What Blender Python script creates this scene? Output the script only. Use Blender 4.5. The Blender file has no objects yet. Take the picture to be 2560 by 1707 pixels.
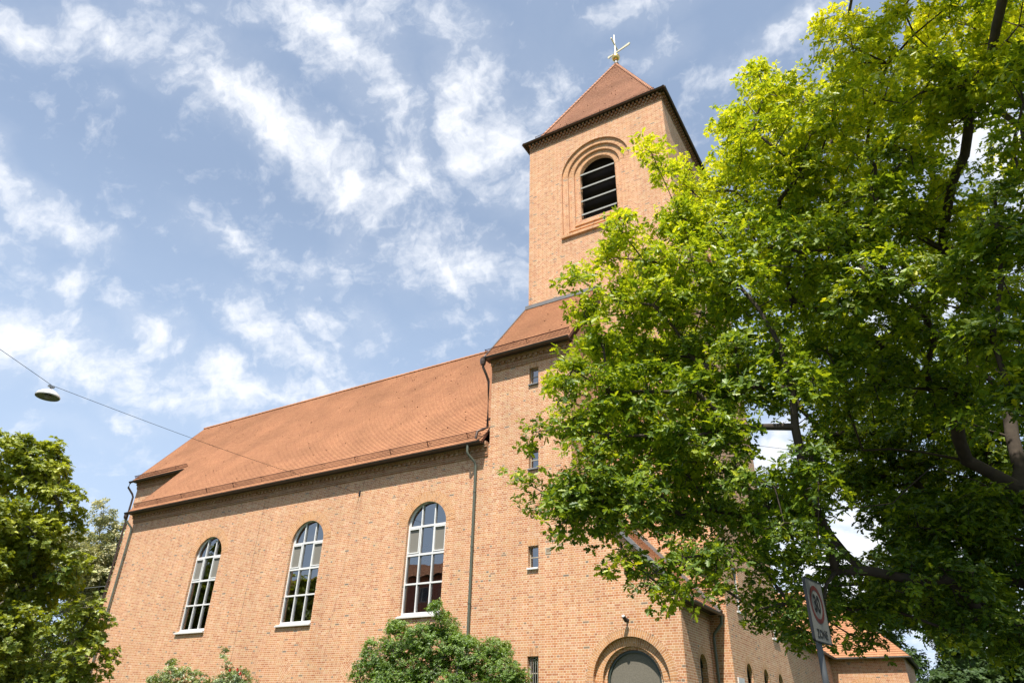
import bpy, math, random
import numpy as np
from mathutils import Vector, Matrix
from mathutils.geometry import tessellate_polygon
from bpy_extras import mesh_utils

S = bpy.context.scene
COL = S.collection
R = math.radians

# ------------------------------------------------------------------ camera
cam = bpy.data.cameras.new('camera')
cam.sensor_width = 36.0
cam.lens = 1717.7 / 2560 * 36
cam.clip_start = 0.1
cam.clip_end = 3000
cam_o = bpy.data.objects.new('camera', cam)
COL.objects.link(cam_o)
cr = Vector((0.86186717, 0.50679237, 0.01861389))
cu = Vector((0.23615548, -0.43355408, 0.86963294))
cf = Vector((-0.44879347, 0.74511231, 0.49334782))
cam_o.matrix_world = Matrix(((cr.x, cu.x, -cf.x, 0), (cr.y, cu.y, -cf.y, 0), (cr.z, cu.z, -cf.z, 0), (0, 0, 0, 1)))
S.camera = cam_o
GZ = -1.65          # ground level (the eye is the origin)

# ------------------------------------------------------------------ light
SUN_EL, SUN_AZ = 59.5, 15.0     # azimuth measured from -Y towards +X
S.view_settings.view_transform = 'Standard'
S.view_settings.look = 'None'
S.view_settings.gamma = 1
S.view_settings.exposure = 0.75
sun = bpy.data.lights.new('sun', 'SUN')
sun.energy = 4.3
sun.angle = R(0.53)
sun.color = (1.0, 0.93, 0.83)
sun_o = bpy.data.objects.new('sun', sun)
COL.objects.link(sun_o)
sd = Vector((math.sin(R(SUN_AZ)) * math.cos(R(SUN_EL)), -math.cos(R(SUN_AZ)) * math.cos(R(SUN_EL)), math.sin(R(SUN_EL))))
sun_o.rotation_euler = sd.to_track_quat('Z', 'Y').to_euler()
sun_o.location = sd * 80

# ------------------------------------------------------------------ sky with clouds
def px_dir(x, y):
    """direction in the world seen at a point of the 2352 px wide photograph"""
    d = cr * ((x * 1.08844 - 1280) / 1717.7) - cu * ((y * 1.08844 - 853.5) / 1717.7) + cf
    return d.normalized()

w = bpy.data.worlds.new('World')
S.world = w
w.use_nodes = True
nt = w.node_tree
nt.nodes.clear()
N, LK = nt.nodes, nt.links
def nn(t, **k):
    n = N.new(t)
    for a, b in k.items():
        setattr(n, a, b)
    return n
out = nn('ShaderNodeOutputWorld')
bg = nn('ShaderNodeBackground')
SKY_STR = 0.09
bg.inputs['Strength'].default_value = SKY_STR
LK.new(bg.outputs[0], out.inputs[0])
sky = nn('ShaderNodeTexSky', sky_type='NISHITA', sun_disc=False, sun_elevation=R(SUN_EL), sun_rotation=R(180 - SUN_AZ))
sky.altitude = 500
sky.air_density = 1.0
sky.dust_density = 1.2
sky.ozone_density = 1.0
tc = nn('ShaderNodeTexCoord')
def math_n(op, a, b=None, c=None, clamp=False):
    n = nn('ShaderNodeMath', operation=op)
    n.use_clamp = clamp
    for i, v in enumerate((a, b, c)):
        if v is None:
            continue
        if isinstance(v, (int, float)):
            n.inputs[i].default_value = v
        else:
            LK.new(v, n.inputs[i])
    return n.outputs[0]
# cloud sheet: x, y, half length, half width, turn (deg, down to the right), weight
CL = [(640, 300, 310, 66, 37, 1.0), (800, 450, 110, 55, 45, .75), (825, 570, 45, 90, 10, .45), (1078, 240, 75, 140, -8, 1.15),
      (1050, 70, 60, 60, 0, .6), (905, 250, 70, 170, -22, .85), (850, 110, 90, 80, 30, .7), (760, 80, 180, 65, 42, .8), (130, 55, 200, 50, 15, .65), (250, 90, 120, 35, 25, .6),
      (500, 30, 130, 35, 10, .45), (85, 465, 190, 45, 38, .95), (15, 370, 50, 70, 0, .7), (20, 520, 60, 80, 0, .4), (235, 555, 60, 25, 20, .4),
      (280, 225, 35, 30, 20, .35), (520, 560, 90, 28, 25, .6), (560, 590, 120, 40, 15, .35), (1050, 600, 130, 62, 5, .8), (1170, 440, 80, 50, 10, .65),
      (950, 405, 80, 50, 30, .5), (590, 770, 55, 60, 0, .8), (700, 815, 160, 55, 25, .6), (760, 760, 70, 40, 25, .6), (560, 895, 190, 40, 8, 1.0),
      (330, 775, 95, 42, 22, .95), (95, 815, 190, 75, 15, 1.1), (120, 655, 75, 50, -15, .8), (860, 740, 40, 40, 0, .55), (1025, 725, 50, 22, 0, .4),
      (1110, 712, 26, 22, 0, .45), (500, 105, 120, 40, 25, .35), (1490, 115, 70, 35, -30, .45), (1800, 60, 110, 35, -35, .7), (1440, 20, 110, 30, -10, .45),
      (740, 640, 40, 60, 0, .35), (60, 740, 150, 55, 20, .7), (400, 890, 170, 55, 15, .65), (290, 950, 60, 25, 20, .45), (2260, 340, 190, 150, 20, 1.0),
      (1950, 1260, 260, 170, 0, 1.3), (1800, 1030, 130, 70, 0, 1.0), (2100, 700, 220, 200, 0, .7), (2330, 1480, 200, 150, 0, 1.0), (1640, 160, 40, 30, 0, .25),
      (1180, 300, 60, 120, 0, .4), (160, 980, 120, 25, 5, .35), (1250, 180, 90, 120, 0, .25)]
blob_sum = None
vnorm = nn('ShaderNodeVectorMath', operation='NORMALIZE')
LK.new(tc.outputs['Generated'], vnorm.inputs[0])
# wind-torn edges: bend the lookup direction a little
n_w = nn('ShaderNodeTexNoise'); n_w.inputs['Scale'].default_value = 5.5; n_w.inputs['Detail'].default_value = 5; n_w.inputs['Roughness'].default_value = .6
LK.new(vnorm.outputs[0], n_w.inputs['Vector'])
v1 = nn('ShaderNodeVectorMath', operation='SUBTRACT'); LK.new(n_w.outputs['Color'], v1.inputs[0]); v1.inputs[1].default_value = (.5, .5, .5)
v2 = nn('ShaderNodeVectorMath', operation='SCALE'); LK.new(v1.outputs[0], v2.inputs[0]); v2.inputs['Scale'].default_value = .16
v3 = nn('ShaderNodeVectorMath', operation='ADD'); LK.new(vnorm.outputs[0], v3.inputs[0]); LK.new(v2.outputs[0], v3.inputs[1])
for (x, y, a, b, ang, wt) in CL:
    c = px_dir(x, y)
    e1 = px_dir(x + 30 * math.cos(R(ang)), y + 30 * math.sin(R(ang))) - c
    e1 = (e1 - c * e1.dot(c)).normalized()
    e2 = c.cross(e1)
    m = Matrix((e1, e2, c)).transposed()
    # angular size
    k = (px_dir(x + 10, y) - c).length / 10
    mp = nn('ShaderNodeMapping', vector_type='TEXTURE')
    mp.inputs['Rotation'].default_value = m.to_euler('XYZ')
    mp.inputs['Scale'].default_value = (a * k * 1.25, b * k * 1.25, 1000)
    LK.new(v3.outputs[0], mp.inputs['Vector'])
    ln = nn('ShaderNodeVectorMath', operation='LENGTH')
    LK.new(mp.outputs[0], ln.inputs[0])
    mr = nn('ShaderNodeMapRange', interpolation_type='SMOOTHSTEP')
    mr.inputs['From Min'].default_value = 1.6
    mr.inputs['From Max'].default_value = 0.0
    mr.inputs['To Min'].default_value = 0
    mr.inputs['To Max'].default_value = wt
    LK.new(ln.outputs['Value'], mr.inputs['Value'])
    blob_sum = mr.outputs[0] if blob_sum is None else math_n('MAXIMUM', blob_sum, math_n('ADD', mr.outputs[0], math_n('MULTIPLY', blob_sum, .25)))
# fibrous noise on the flat cloud layer, stretched along the wind
sep = nn('ShaderNodeSeparateXYZ'); LK.new(vnorm.outputs[0], sep.inputs[0])
nn_z = sep.outputs[2]
zz = math_n('ADD', math_n('MAXIMUM', sep.outputs[2], 0.0), .14)
cb = nn('ShaderNodeCombineXYZ'); LK.new(math_n('DIVIDE', sep.outputs[0], zz), cb.inputs[0]); LK.new(math_n('DIVIDE', sep.outputs[1], zz), cb.inputs[1])
mp = nn('ShaderNodeMapping'); mp.inputs['Rotation'].default_value = (0, 0, R(-62)); mp.inputs['Scale'].default_value = (2.6, 4.6, 1)
LK.new(cb.outputs[0], mp.inputs['Vector'])
nz = nn('ShaderNodeTexNoise'); nz.inputs['Scale'].default_value = 1.6; nz.inputs['Detail'].default_value = 9; nz.inputs['Roughness'].default_value = .62; nz.inputs['Distortion'].default_value = .5
LK.new(mp.outputs[0], nz.inputs['Vector'])
nb = nn('ShaderNodeTexNoise'); nb.inputs['Scale'].default_value = 26; nb.inputs['Detail'].default_value = 6; nb.inputs['Roughness'].default_value = .6
LK.new(v3.outputs[0], nb.inputs['Vector'])
nmix = math_n('ADD', math_n('MULTIPLY', nz.outputs['Fac'], .5), math_n('MULTIPLY', nb.outputs['Fac'], .5))
dens = math_n('ADD', math_n('MULTIPLY', blob_sum, .7), math_n('MULTIPLY', math_n('SUBTRACT', nmix, .505), 2.9))
mr = nn('ShaderNodeMapRange', interpolation_type='SMOOTHSTEP')
mr.inputs['From Min'].default_value = -.06; mr.inputs['From Max'].default_value = 1.05
LK.new(dens, mr.inputs['Value'])
veil = math_n('MULTIPLY', math_n('MULTIPLY', nmix, .45), math_n('ADD', .12, blob_sum), clamp=True)
cov = math_n('MAXIMUM', mr.outputs[0], veil)
mixc = nn('ShaderNodeMix', data_type='RGBA')
LK.new(cov, mixc.inputs['Factor'])
CLOUD = 7.7
hz = nn('ShaderNodeMix', data_type='RGBA')      # thin summer haze that pales the blue
LK.new(sky.outputs[0], hz.inputs[6])
hz.inputs[7].default_value = (4.2, 5.35, 7.1, 1)
hf = nn('ShaderNodeMapRange'); hf.inputs['From Min'].default_value = .12; hf.inputs['From Max'].default_value = .62; hf.inputs['To Min'].default_value = .95; hf.inputs['To Max'].default_value = .36
LK.new(nn_z, hf.inputs['Value']); LK.new(hf.outputs[0], hz.inputs['Factor'])
LK.new(hz.outputs[2], mixc.inputs[6])
mixc.inputs[7].default_value = (CLOUD * .97, CLOUD * .985, CLOUD * 1.02, 1)
LK.new(mixc.outputs[2], bg.inputs['Color'])

cy = S.cycles
cy.max_bounces = 8
cy.diffuse_bounces = 3
cy.glossy_bounces = 3
cy.transmission_bounces = 5
cy.transparent_max_bounces = 8
cy.caustics_reflective = False
cy.caustics_refractive = False
cy.sample_clamp_indirect = 8
w.cycles.sampling_method = 'MANUAL'
w.cycles.sample_map_resolution = 512

# ------------------------------------------------------------------ materials
def mat(name):
    m = bpy.data.materials.new(name)
    m.use_nodes = True
    t = m.node_tree
    t.nodes.clear()
    o = t.nodes.new('ShaderNodeOutputMaterial')
    return m, t, o

def simple(name, col, rough=.6, metal=0.0, var=.12, vscale=6.0, bump=0.0, spec=.4):
    m, t, o = mat(name)
    p = t.nodes.new('ShaderNodeBsdfPrincipled')
    p.inputs['Roughness'].default_value = rough
    p.inputs['Metallic'].default_value = metal
    p.inputs['Specular IOR Level'].default_value = spec
    g = t.nodes.new('ShaderNodeNewGeometry')
    n = t.nodes.new('ShaderNodeTexNoise')
    n.inputs['Scale'].default_value = vscale
    n.inputs['Detail'].default_value = 6
    t.links.new(g.outputs['Position'], n.inputs['Vector'])
    mx = t.nodes.new('ShaderNodeMix'); mx.data_type = 'RGBA'
    mx.inputs[6].default_value = (*[c * (1 - var) for c in col], 1)
    mx.inputs[7].default_value = (*[min(1, c * (1 + var)) for c in col], 1)
    t.links.new(n.outputs['Fac'], mx.inputs['Factor'])
    t.links.new(mx.outputs[2], p.inputs['Base Color'])
    if bump:
        b = t.nodes.new('ShaderNodeBump'); b.inputs['Strength'].default_value = bump; b.inputs['Distance'].default_value = .01
        t.links.new(n.outputs['Fac'], b.inputs['Height']); t.links.new(b.outputs[0], p.inputs['Normal'])
    t.links.new(p.outputs[0], o.inputs[0])
    return m

def ramp(t, stops, interp='LINEAR'):
    r = t.nodes.new('ShaderNodeValToRGB')
    r.color_ramp.interpolation = interp
    e = r.color_ramp.elements
    while len(e) > 1:
        e.remove(e[0])
    e[0].position = stops[0][0]; e[0].color = (*stops[0][1], 1)
    for p, c in stops[1:]:
        k = e.new(p); k.color = (*c, 1)
    return r

def brick_material(name, bw=.25, rh=.0833, cross=True, mortar=(.9, .75, .56), tone=1.0, joint=.0066, soldier=False):
    m, t, o = mat(name)
    L = t.links
    p = t.nodes.new('ShaderNodeBsdfPrincipled')
    p.inputs['Roughness'].default_value = .9
    p.inputs['Specular IOR Level'].default_value = .15
    uv = t.nodes.new('ShaderNodeUVMap'); uv.uv_map = 'uv'
    b = t.nodes.new('ShaderNodeTexBrick')
    b.offset = .5; b.offset_frequency = 2
    b.squash = .5 if cross else 1.0
    b.squash_frequency = 2
    b.inputs['Color1'].default_value = (0, 0, 0, 1)
    b.inputs['Color2'].default_value = (1, 1, 1, 1)
    b.inputs['Mortar'].default_value = (.5, .5, .5, 1)
    b.inputs['Scale'].default_value = 1
    b.inputs['Mortar Size'].default_value = joint
    b.inputs['Mortar Smooth'].default_value = .3
    b.inputs['Bias'].default_value = 0
    b.inputs['Brick Width'].default_value = bw
    b.inputs['Row Height'].default_value = rh
    L.new(uv.outputs[0], b.inputs['Vector'])
    c = tone
    if soldier:
        st = [(0, (.42 * c, .19 * c, .085 * c)), (.3, (.54 * c, .26 * c, .11 * c)), (.7, (.62 * c, .31 * c, .135 * c)), (1, (.58 * c, .31 * c, .16 * c))]
    else:
        st = [(0, (.19 * c, .15 * c, .12 * c)), (.012, (.27 * c, .19 * c, .13 * c)), (.03, (.44 * c, .17 * c, .08 * c)), (.25, (.54 * c, .235 * c, .108 * c)),
              (.45, (.6 * c, .295 * c, .138 * c)), (.62, (.575 * c, .27 * c, .142 * c)), (.76, (.555 * c, .305 * c, .15 * c)), (.87, (.62 * c, .37 * c, .2 * c)), (.94, (.55 * c, .225 * c, .12 * c)), (1, (.67 * c, .43 * c, .265 * c))]
    rp = ramp(t, st)
    L.new(b.outputs['Color'], rp.inputs[0])
    # broad weathering
    g = t.nodes.new('ShaderNodeNewGeometry')
    n = t.nodes.new('ShaderNodeTexNoise'); n.inputs['Scale'].default_value = .55; n.inputs['Detail'].default_value = 8; n.inputs['Roughness'].default_value = .65
    L.new(g.outputs['Position'], n.inputs['Vector'])
    hs = t.nodes.new('ShaderNodeMapRange'); hs.inputs['From Min'].default_value = .3; hs.inputs['From Max'].default_value = .7; hs.inputs['To Min'].default_value = .93; hs.inputs['To Max'].default_value = 1.06
    L.new(n.outputs['Fac'], hs.inputs[0])
    mu = t.nodes.new('ShaderNodeVectorMath'); mu.operation = 'SCALE'
    mx = t.nodes.new('ShaderNodeMix'); mx.data_type = 'RGBA'
    L.new(b.outputs['Fac'], mx.inputs['Factor'])
    L.new(rp.outputs[0], mx.inputs[6])
    mx.inputs[7].default_value = (*mortar, 1)
    n2 = t.nodes.new('ShaderNodeTexNoise'); n2.inputs['Scale'].default_value = 2.3; n2.inputs['Detail'].default_value = 5
    L.new(g.outputs['Position'], n2.inputs['Vector'])
    hs2 = t.nodes.new('ShaderNodeMapRange'); hs2.inputs['From Min'].default_value = .35; hs2.inputs['From Max'].default_value = .7; hs2.inputs['To Min'].default_value = 0; hs2.inputs['To Max'].default_value = .16
    L.new(n2.outputs['Fac'], hs2.inputs[0])
    mx2 = t.nodes.new('ShaderNodeMix'); mx2.data_type = 'RGBA'
    L.new(hs2.outputs[0], mx2.inputs['Factor'])
    L.new(mx.outputs[2], mx2.inputs[6])
    mx2.inputs[7].default_value = (.6, .44, .31, 1)
    L.new(mx2.outputs[2], mu.inputs[0]); L.new(hs.outputs[0], mu.inputs['Scale'])
    # faint rain streaks
    mps = t.nodes.new('ShaderNodeMapping'); mps.inputs['Scale'].default_value = (1.6, 1.6, .13)
    L.new(g.outputs['Position'], mps.inputs['Vector'])
    n3 = t.nodes.new('ShaderNodeTexNoise'); n3.inputs['Scale'].default_value = 1; n3.inputs['Detail'].default_value = 6; n3.inputs['Roughness'].default_value = .7
    L.new(mps.outputs[0], n3.inputs['Vector'])
    h3 = t.nodes.new('ShaderNodeMapRange'); h3.inputs['From Min'].default_value = .35; h3.inputs['From Max'].default_value = .65; h3.inputs['To Min'].default_value = .93; h3.inputs['To Max'].default_value = 1.04
    L.new(n3.outputs['Fac'], h3.inputs[0])
    mu3 = t.nodes.new('ShaderNodeVectorMath'); mu3.operation = 'SCALE'
    L.new(mu.outputs[0], mu3.inputs[0]); L.new(h3.outputs[0], mu3.inputs['Scale'])
    L.new(mu3.outputs[0], p.inputs['Base Color'])
    bp = t.nodes.new('ShaderNodeBump'); bp.invert = True; bp.inputs['Strength'].default_value = .5; bp.inputs['Distance'].default_value = .006
    L.new(b.outputs['Fac'], bp.inputs['Height']); L.new(bp.outputs[0], p.inputs['Normal'])
    L.new(p.outputs[0], o.inputs[0])
    return m

def tile_material(name, tone=(1, 1, 1)):
    m, t, o = mat(name)
    L = t.links
    p = t.nodes.new('ShaderNodeBsdfPrincipled')
    p.inputs['Roughness'].default_value = .8
    p.inputs['Specular IOR Level'].default_value = .25
    uv = t.nodes.new('ShaderNodeUVMap'); uv.uv_map = 'uv'
    b = t.nodes.new('ShaderNodeTexBrick')
    b.offset = .5; b.offset_frequency = 2; b.squash = 1
    b.inputs['Color1'].default_value = (0, 0, 0, 1); b.inputs['Color2'].default_value = (1, 1, 1, 1); b.inputs['Mortar'].default_value = (.5, .5, .5, 1)
    b.inputs['Scale'].default_value = 1
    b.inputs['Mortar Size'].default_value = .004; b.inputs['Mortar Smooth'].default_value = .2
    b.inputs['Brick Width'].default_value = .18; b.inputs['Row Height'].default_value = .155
    L.new(uv.outputs[0], b.inputs['Vector'])
    a = [k * 1.15 for k in tone]
    def q(r, g_, b_): return (r * a[0], g_ * a[1], b_ * a[2])
    rp = ramp(t, [(0, q(.36, .168, .088)), (.2, q(.39, .183, .094)), (.5, q(.405, .195, .098)), (.85, q(.415, .2, .101)), (1, q(.44, .217, .113))])
    L.new(b.outputs['Color'], rp.inputs[0])
    g = t.nodes.new('ShaderNodeNewGeometry')
    n = t.nodes.new('ShaderNodeTexNoise'); n.inputs['Scale'].default_value = .5; n.inputs['Detail'].default_value = 7
    L.new(g.outputs['Position'], n.inputs['Vector'])
    hs = t.nodes.new('ShaderNodeMapRange'); hs.inputs['From Min'].default_value = .3; hs.inputs['From Max'].default_value = .7; hs.inputs['To Min'].default_value = .85; hs.inputs['To Max'].default_value = 1.15
    L.new(n.outputs['Fac'], hs.inputs[0])
    mx = t.nodes.new('ShaderNodeMix'); mx.data_type = 'RGBA'
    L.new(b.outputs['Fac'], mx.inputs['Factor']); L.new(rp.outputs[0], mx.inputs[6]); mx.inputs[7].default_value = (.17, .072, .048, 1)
    mu = t.nodes.new('ShaderNodeVectorMath'); mu.operation = 'SCALE'
    L.new(mx.outputs[2], mu.inputs[0]); L.new(hs.outputs[0], mu.inputs['Scale'])
    L.new(mu.outputs[0], p.inputs['Base Color'])
    L.new(p.outputs[0], o.inputs[0])
    return m

def glass_material(name, ior=3.2, tint=(.5, .53, .5), refl=1.0):
    m, t, o = mat(name)
    L = t.links
    fr = t.nodes.new('ShaderNodeFresnel'); fr.inputs['IOR'].default_value = ior
    g = t.nodes.new('ShaderNodeBsdfGlossy'); g.inputs['Roughness'].default_value = .01; g.inputs['Color'].default_value = (refl, refl, refl, 1)
    tr = t.nodes.new('ShaderNodeBsdfTransparent'); tr.inputs['Color'].default_value = (*tint, 1)
    # slight waviness of the panes
    n = t.nodes.new('ShaderNodeTexNoise'); n.inputs['Scale'].default_value = 1.2; n.inputs['Detail'].default_value = 1
    ge = t.nodes.new('ShaderNodeNewGeometry'); L.new(ge.outputs['Position'], n.inputs['Vector'])
    bp = t.nodes.new('ShaderNodeBump'); bp.inputs['Strength'].default_value = .12; bp.inputs['Distance'].default_value = .03
    L.new(n.outputs['Fac'], bp.inputs['Height']); L.new(bp.outputs[0], g.inputs['Normal'])
    mx = t.nodes.new('ShaderNodeMixShader')
    L.new(fr.outputs[0], mx.inputs[0]); L.new(tr.outputs[0], mx.inputs[1]); L.new(g.outputs[0], mx.inputs[2])
    L.new(mx.outputs[0], o.inputs[0])
    return m

def leaf_material(name, dark, light, trans, gloss=.12, st=None, stt=None):
    """dark..light: leaf colours picked per leaf; 'tint' (0 dark, 1 light) is stored on the mesh"""
    m, t, o = mat(name)
    L = t.links
    at = t.nodes.new('ShaderNodeAttribute'); at.attribute_name = 'tint'
    rp = ramp(t, st or [(0, dark), (.5, tuple((a + b) / 2 * .92 for a, b in zip(dark, light))), (1, light)])
    L.new(at.outputs['Fac'], rp.inputs[0])
    rt = ramp(t, stt or [(0, tuple(c * .5 for c in trans)), (1, trans)])
    L.new(at.outputs['Fac'], rt.inputs[0])
    d = t.nodes.new('ShaderNodeBsdfDiffuse'); L.new(rp.outputs[0], d.inputs[0])
    tl = t.nodes.new('ShaderNodeBsdfTranslucent'); L.new(rt.outputs[0], tl.inputs[0])
    ad = t.nodes.new('ShaderNodeAddShader'); L.new(d.outputs[0], ad.inputs[0]); L.new(tl.outputs[0], ad.inputs[1])
    g = t.nodes.new('ShaderNodeBsdfGlossy'); g.inputs['Roughness'].default_value = .5; g.inputs['Color'].default_value = (.9, .95, .9, 1)
    lw = t.nodes.new('ShaderNodeLayerWeight'); lw.inputs['Blend'].default_value = .3
    mm = t.nodes.new('ShaderNodeMath'); mm.operation = 'MULTIPLY'; L.new(lw.outputs['Fresnel'], mm.inputs[0]); mm.inputs[1].default_value = gloss * 2
    mx = t.nodes.new('ShaderNodeMixShader'); L.new(mm.outputs[0], mx.inputs[0]); L.new(ad.outputs[0], mx.inputs[1]); L.new(g.outputs[0], mx.inputs[2])
    L.new(mx.outputs[0], o.inputs[0])
    return m

M = {}
M['brick'] = brick_material('brick_cross_bond')
M['soldier'] = brick_material('brick_soldier_ring', bw=.245, rh=.079, cross=False, soldier=True, joint=.006, mortar=(.84, .68, .5))
M['cornice_shadebrick'] = brick_material('eaves_brick_in_shade', tone=.62, mortar=(.55, .42, .31))  # same brick darkened: the shade under the eaves is put into its colour
M['shadebrick'] = brick_material('brick_darkened_for_shade', tone=.62, mortar=(.3, .24, .19))  # corbel brick darkened further, tower eaves shadow painted into the tone
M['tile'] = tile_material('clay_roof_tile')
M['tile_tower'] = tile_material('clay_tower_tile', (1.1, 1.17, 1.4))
M['soffit'] = simple('dark_stained_timber', (.035, .026, .02), .7)
M['copper'] = simple('brown_copper', (.1, .072, .058), .42, .55, .25, 3)
M['patina'] = simple('green_patina_pipe', (.125, .14, .11), .55, .15, .2, 3)
M['zinc'] = simple('zinc_flashing', (.21, .205, .2), .5, .4, .2, 3)
M['ironred'] = simple('brown_painted_iron', (.13, .06, .045), .6, .2)
M['white'] = simple('white_window_paint', (.74, .74, .73), .4, 0, .04)
M['sill'] = simple('pale_sill_sheet', (.66, .64, .62), .5, 0, .06)
M['beige'] = simple('beige_frame_paint', (.45, .4, .31), .5)
M['plaster'] = simple('interior_plaster', (.55, .53, .48), .9)
M['glass'] = glass_material('window_glass')
M['frost'] = simple('roller_blind_cloth', (.2, .19, .165), .8, 0, .04, 2)
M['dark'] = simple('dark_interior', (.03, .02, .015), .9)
M['slat'] = simple('grey_louvre_board', (.33, .33, .3), .7)
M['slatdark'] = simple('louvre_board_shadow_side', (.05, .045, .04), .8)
M['green'] = simple('dark_green_paint', (.045, .06, .05), .4, 0, .15)
M['tymp'] = simple('grey_mosaic_tympanum', (.17, .155, .125), .85, 0, .45, 28, .5)
M['lead'] = simple('leaded_glass', (.045, .05, .052), .25, .2, .6, 9, .6)
M['gold'] = simple('gilded_metal', (.9, .6, .22), .3, 1.0, .1)
M['goldw'] = simple('pale_gilded_sheet', (.8, .74, .55), .45, .35, .1)
M['door'] = simple('oak_door', (.1, .055, .03), .6, 0, .3, 8)
M['black'] = simple('black_cable', (.03, .03, .032), .5)
M['steel'] = simple('galvanised_steel', (.3, .31, .32), .42, .7, .15)
M['post'] = simple('weathered_grey_post', (.1, .108, .112), .6, .2, .15)
M['bark'] = simple('rough_bark', (.062, .048, .037), .95, 0, .5, 9, .9)
M['barkg'] = simple('grey_bark', (.11, .1, .085), .95, 0, .4, 8, .8)

# ------------------------------------------------------------------ mesh helpers
class MB:
    def __init__(s):
        s.v, s.f, s.uv, s.m = [], [], [], []
    def face(s, pts, uv=None, mi=0):
        i = len(s.v)
        s.v += [tuple(p) for p in pts]
        s.f.append(tuple(range(i, i + len(pts))))
        s.uv += [tuple(q) for q in uv] if uv else [(0, 0)] * len(pts)
        s.m.append(mi)
    def box(s, a, b, mi=0, rot=None, c=None):
        (x0, y0, z0), (x1, y1, z1) = a, b
        P = [Vector(p) for p in ((x0, y0, z0), (x1, y0, z0), (x1, y1, z0), (x0, y1, z0), (x0, y0, z1), (x1, y0, z1), (x1, y1, z1), (x0, y1, z1))]
        if rot is not None:
            P = [rot @ (p - Vector(c)) + Vector(c) for p in P]
        for q, ax in (((0, 1, 5, 4), (0, 2)), ((2, 3, 7, 6), (0, 2)), ((1, 2, 6, 5), (1, 2)), ((3, 0, 4, 7), (1, 2)), ((4, 5, 6, 7), (0, 1)), ((3, 2, 1, 0), (0, 1))):
            s.face([P[k] for k in q], [(P[k][ax[0]], P[k][ax[1]]) for k in q], mi)
    def tube(s, pts, r, n=8, mi=0, cap=True):
        pts = [Vector(p) for p in pts]
        rs = r if isinstance(r, (list, tuple)) else [r] * len(pts)
        rings = []
        for i, p in enumerate(pts):
            d = (pts[min(i + 1, len(pts) - 1)] - pts[max(i - 1, 0)]).normalized()
            a = d.cross(Vector((0, 0, 1)))
            if a.length < .05:
                a = d.cross(Vector((0, 1, 0)))
            a.normalize(); b = a.cross(d)
            rings.append([p + (a * math.cos(t) + b * math.sin(t)) * rs[i] for t in (2 * math.pi * k / n for k in range(n))])
        for i in range(len(rings) - 1):
            for k in range(n):
                s.face([rings[i][k], rings[i][(k + 1) % n], rings[i + 1][(k + 1) % n], rings[i + 1][k]], None, mi)
        if cap:
            s.face(rings[0][::-1], None, mi); s.face(rings[-1], None, mi)
    def lathe(s, prof, c, n=24, mi=0):
        c = Vector(c)
        for i in range(len(prof) - 1):
            (r0, z0), (r1, z1) = prof[i], prof[i + 1]
            for k in range(n):
                a, b = 2 * math.pi * k / n, 2 * math.pi * (k + 1) / n
                q = [(r0, a, z0), (r0, b, z0), (r1, b, z1), (r1, a, z1)]
                s.face([c + Vector((rr * math.cos(t), rr * math.sin(t), z)) for rr, t, z in q], None, mi)
    def build(s, name, mats, parent=None, smooth=False, merge=False):
        me = bpy.data.meshes.new(name)
        me.from_pydata(s.v, [], s.f)
        ul = me.uv_layers.new(name='uv')
        ul.data.foreach_set('uv', np.array(s.uv, dtype=np.float32).ravel())
        for k in (mats if isinstance(mats, (list, tuple)) else [mats]):
            me.materials.append(M[k] if isinstance(k, str) else k)
        me.polygons.foreach_set('material_index', np.array(s.m, dtype=np.int32))
        if smooth or merge:
            import bmesh
            bm = bmesh.new(); bm.from_mesh(me)
            bmesh.ops.remove_doubles(bm, verts=bm.verts, dist=1e-4)
            bmesh.ops.recalc_face_normals(bm, faces=bm.faces)
            bm.to_mesh(me); bm.free()
            if smooth:
                me.shade_smooth()
                if hasattr(me, 'set_sharp_from_angle'):
                    me.set_sharp_from_angle(angle=R(40))
        me.update()
        o = bpy.data.objects.new(name, me)
        COL.objects.link(o)
        if parent is not None:
            o.parent = parent
        return o

def empty(name, loc, label, cat, group=None):
    o = bpy.data.objects.new(name, None)
    o.empty_display_size = .3
    COL.objects.link(o)
    o.location = loc
    o['label'] = label; o['category'] = cat
    if group:
        o['group'] = group
    return o

def keep(o, parent):
    """parent a part whose mesh is written in world coordinates"""
    o.parent = parent
    o.matrix_parent_inverse = Matrix.Translation(parent.location).inverted()
    return o

def structure(o):
    o['kind'] = 'structure'
    return o

def arch(cx, zs, r, zb, n=20):
    """round-arched outline, counter-clockwise from bottom left... (u, v) pairs"""
    p = [(cx - r, zb), (cx + r, zb)]
    for k in range(n + 1):
        a = math.pi * k / n
        p.append((cx + r * math.cos(a), zs + r * math.sin(a)))
    return p

class Plane:
    """a wall plane: u along, v up, n outwards; d is how far in front of it"""
    def __init__(s, o, u, n):
        s.o, s.u, s.n, s.w = Vector(o), Vector(u), Vector(n), Vector((0, 0, 1))
    def __call__(s, a, b, d=0.0):
        return s.o + s.u * a + s.w * b + s.n * d

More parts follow.
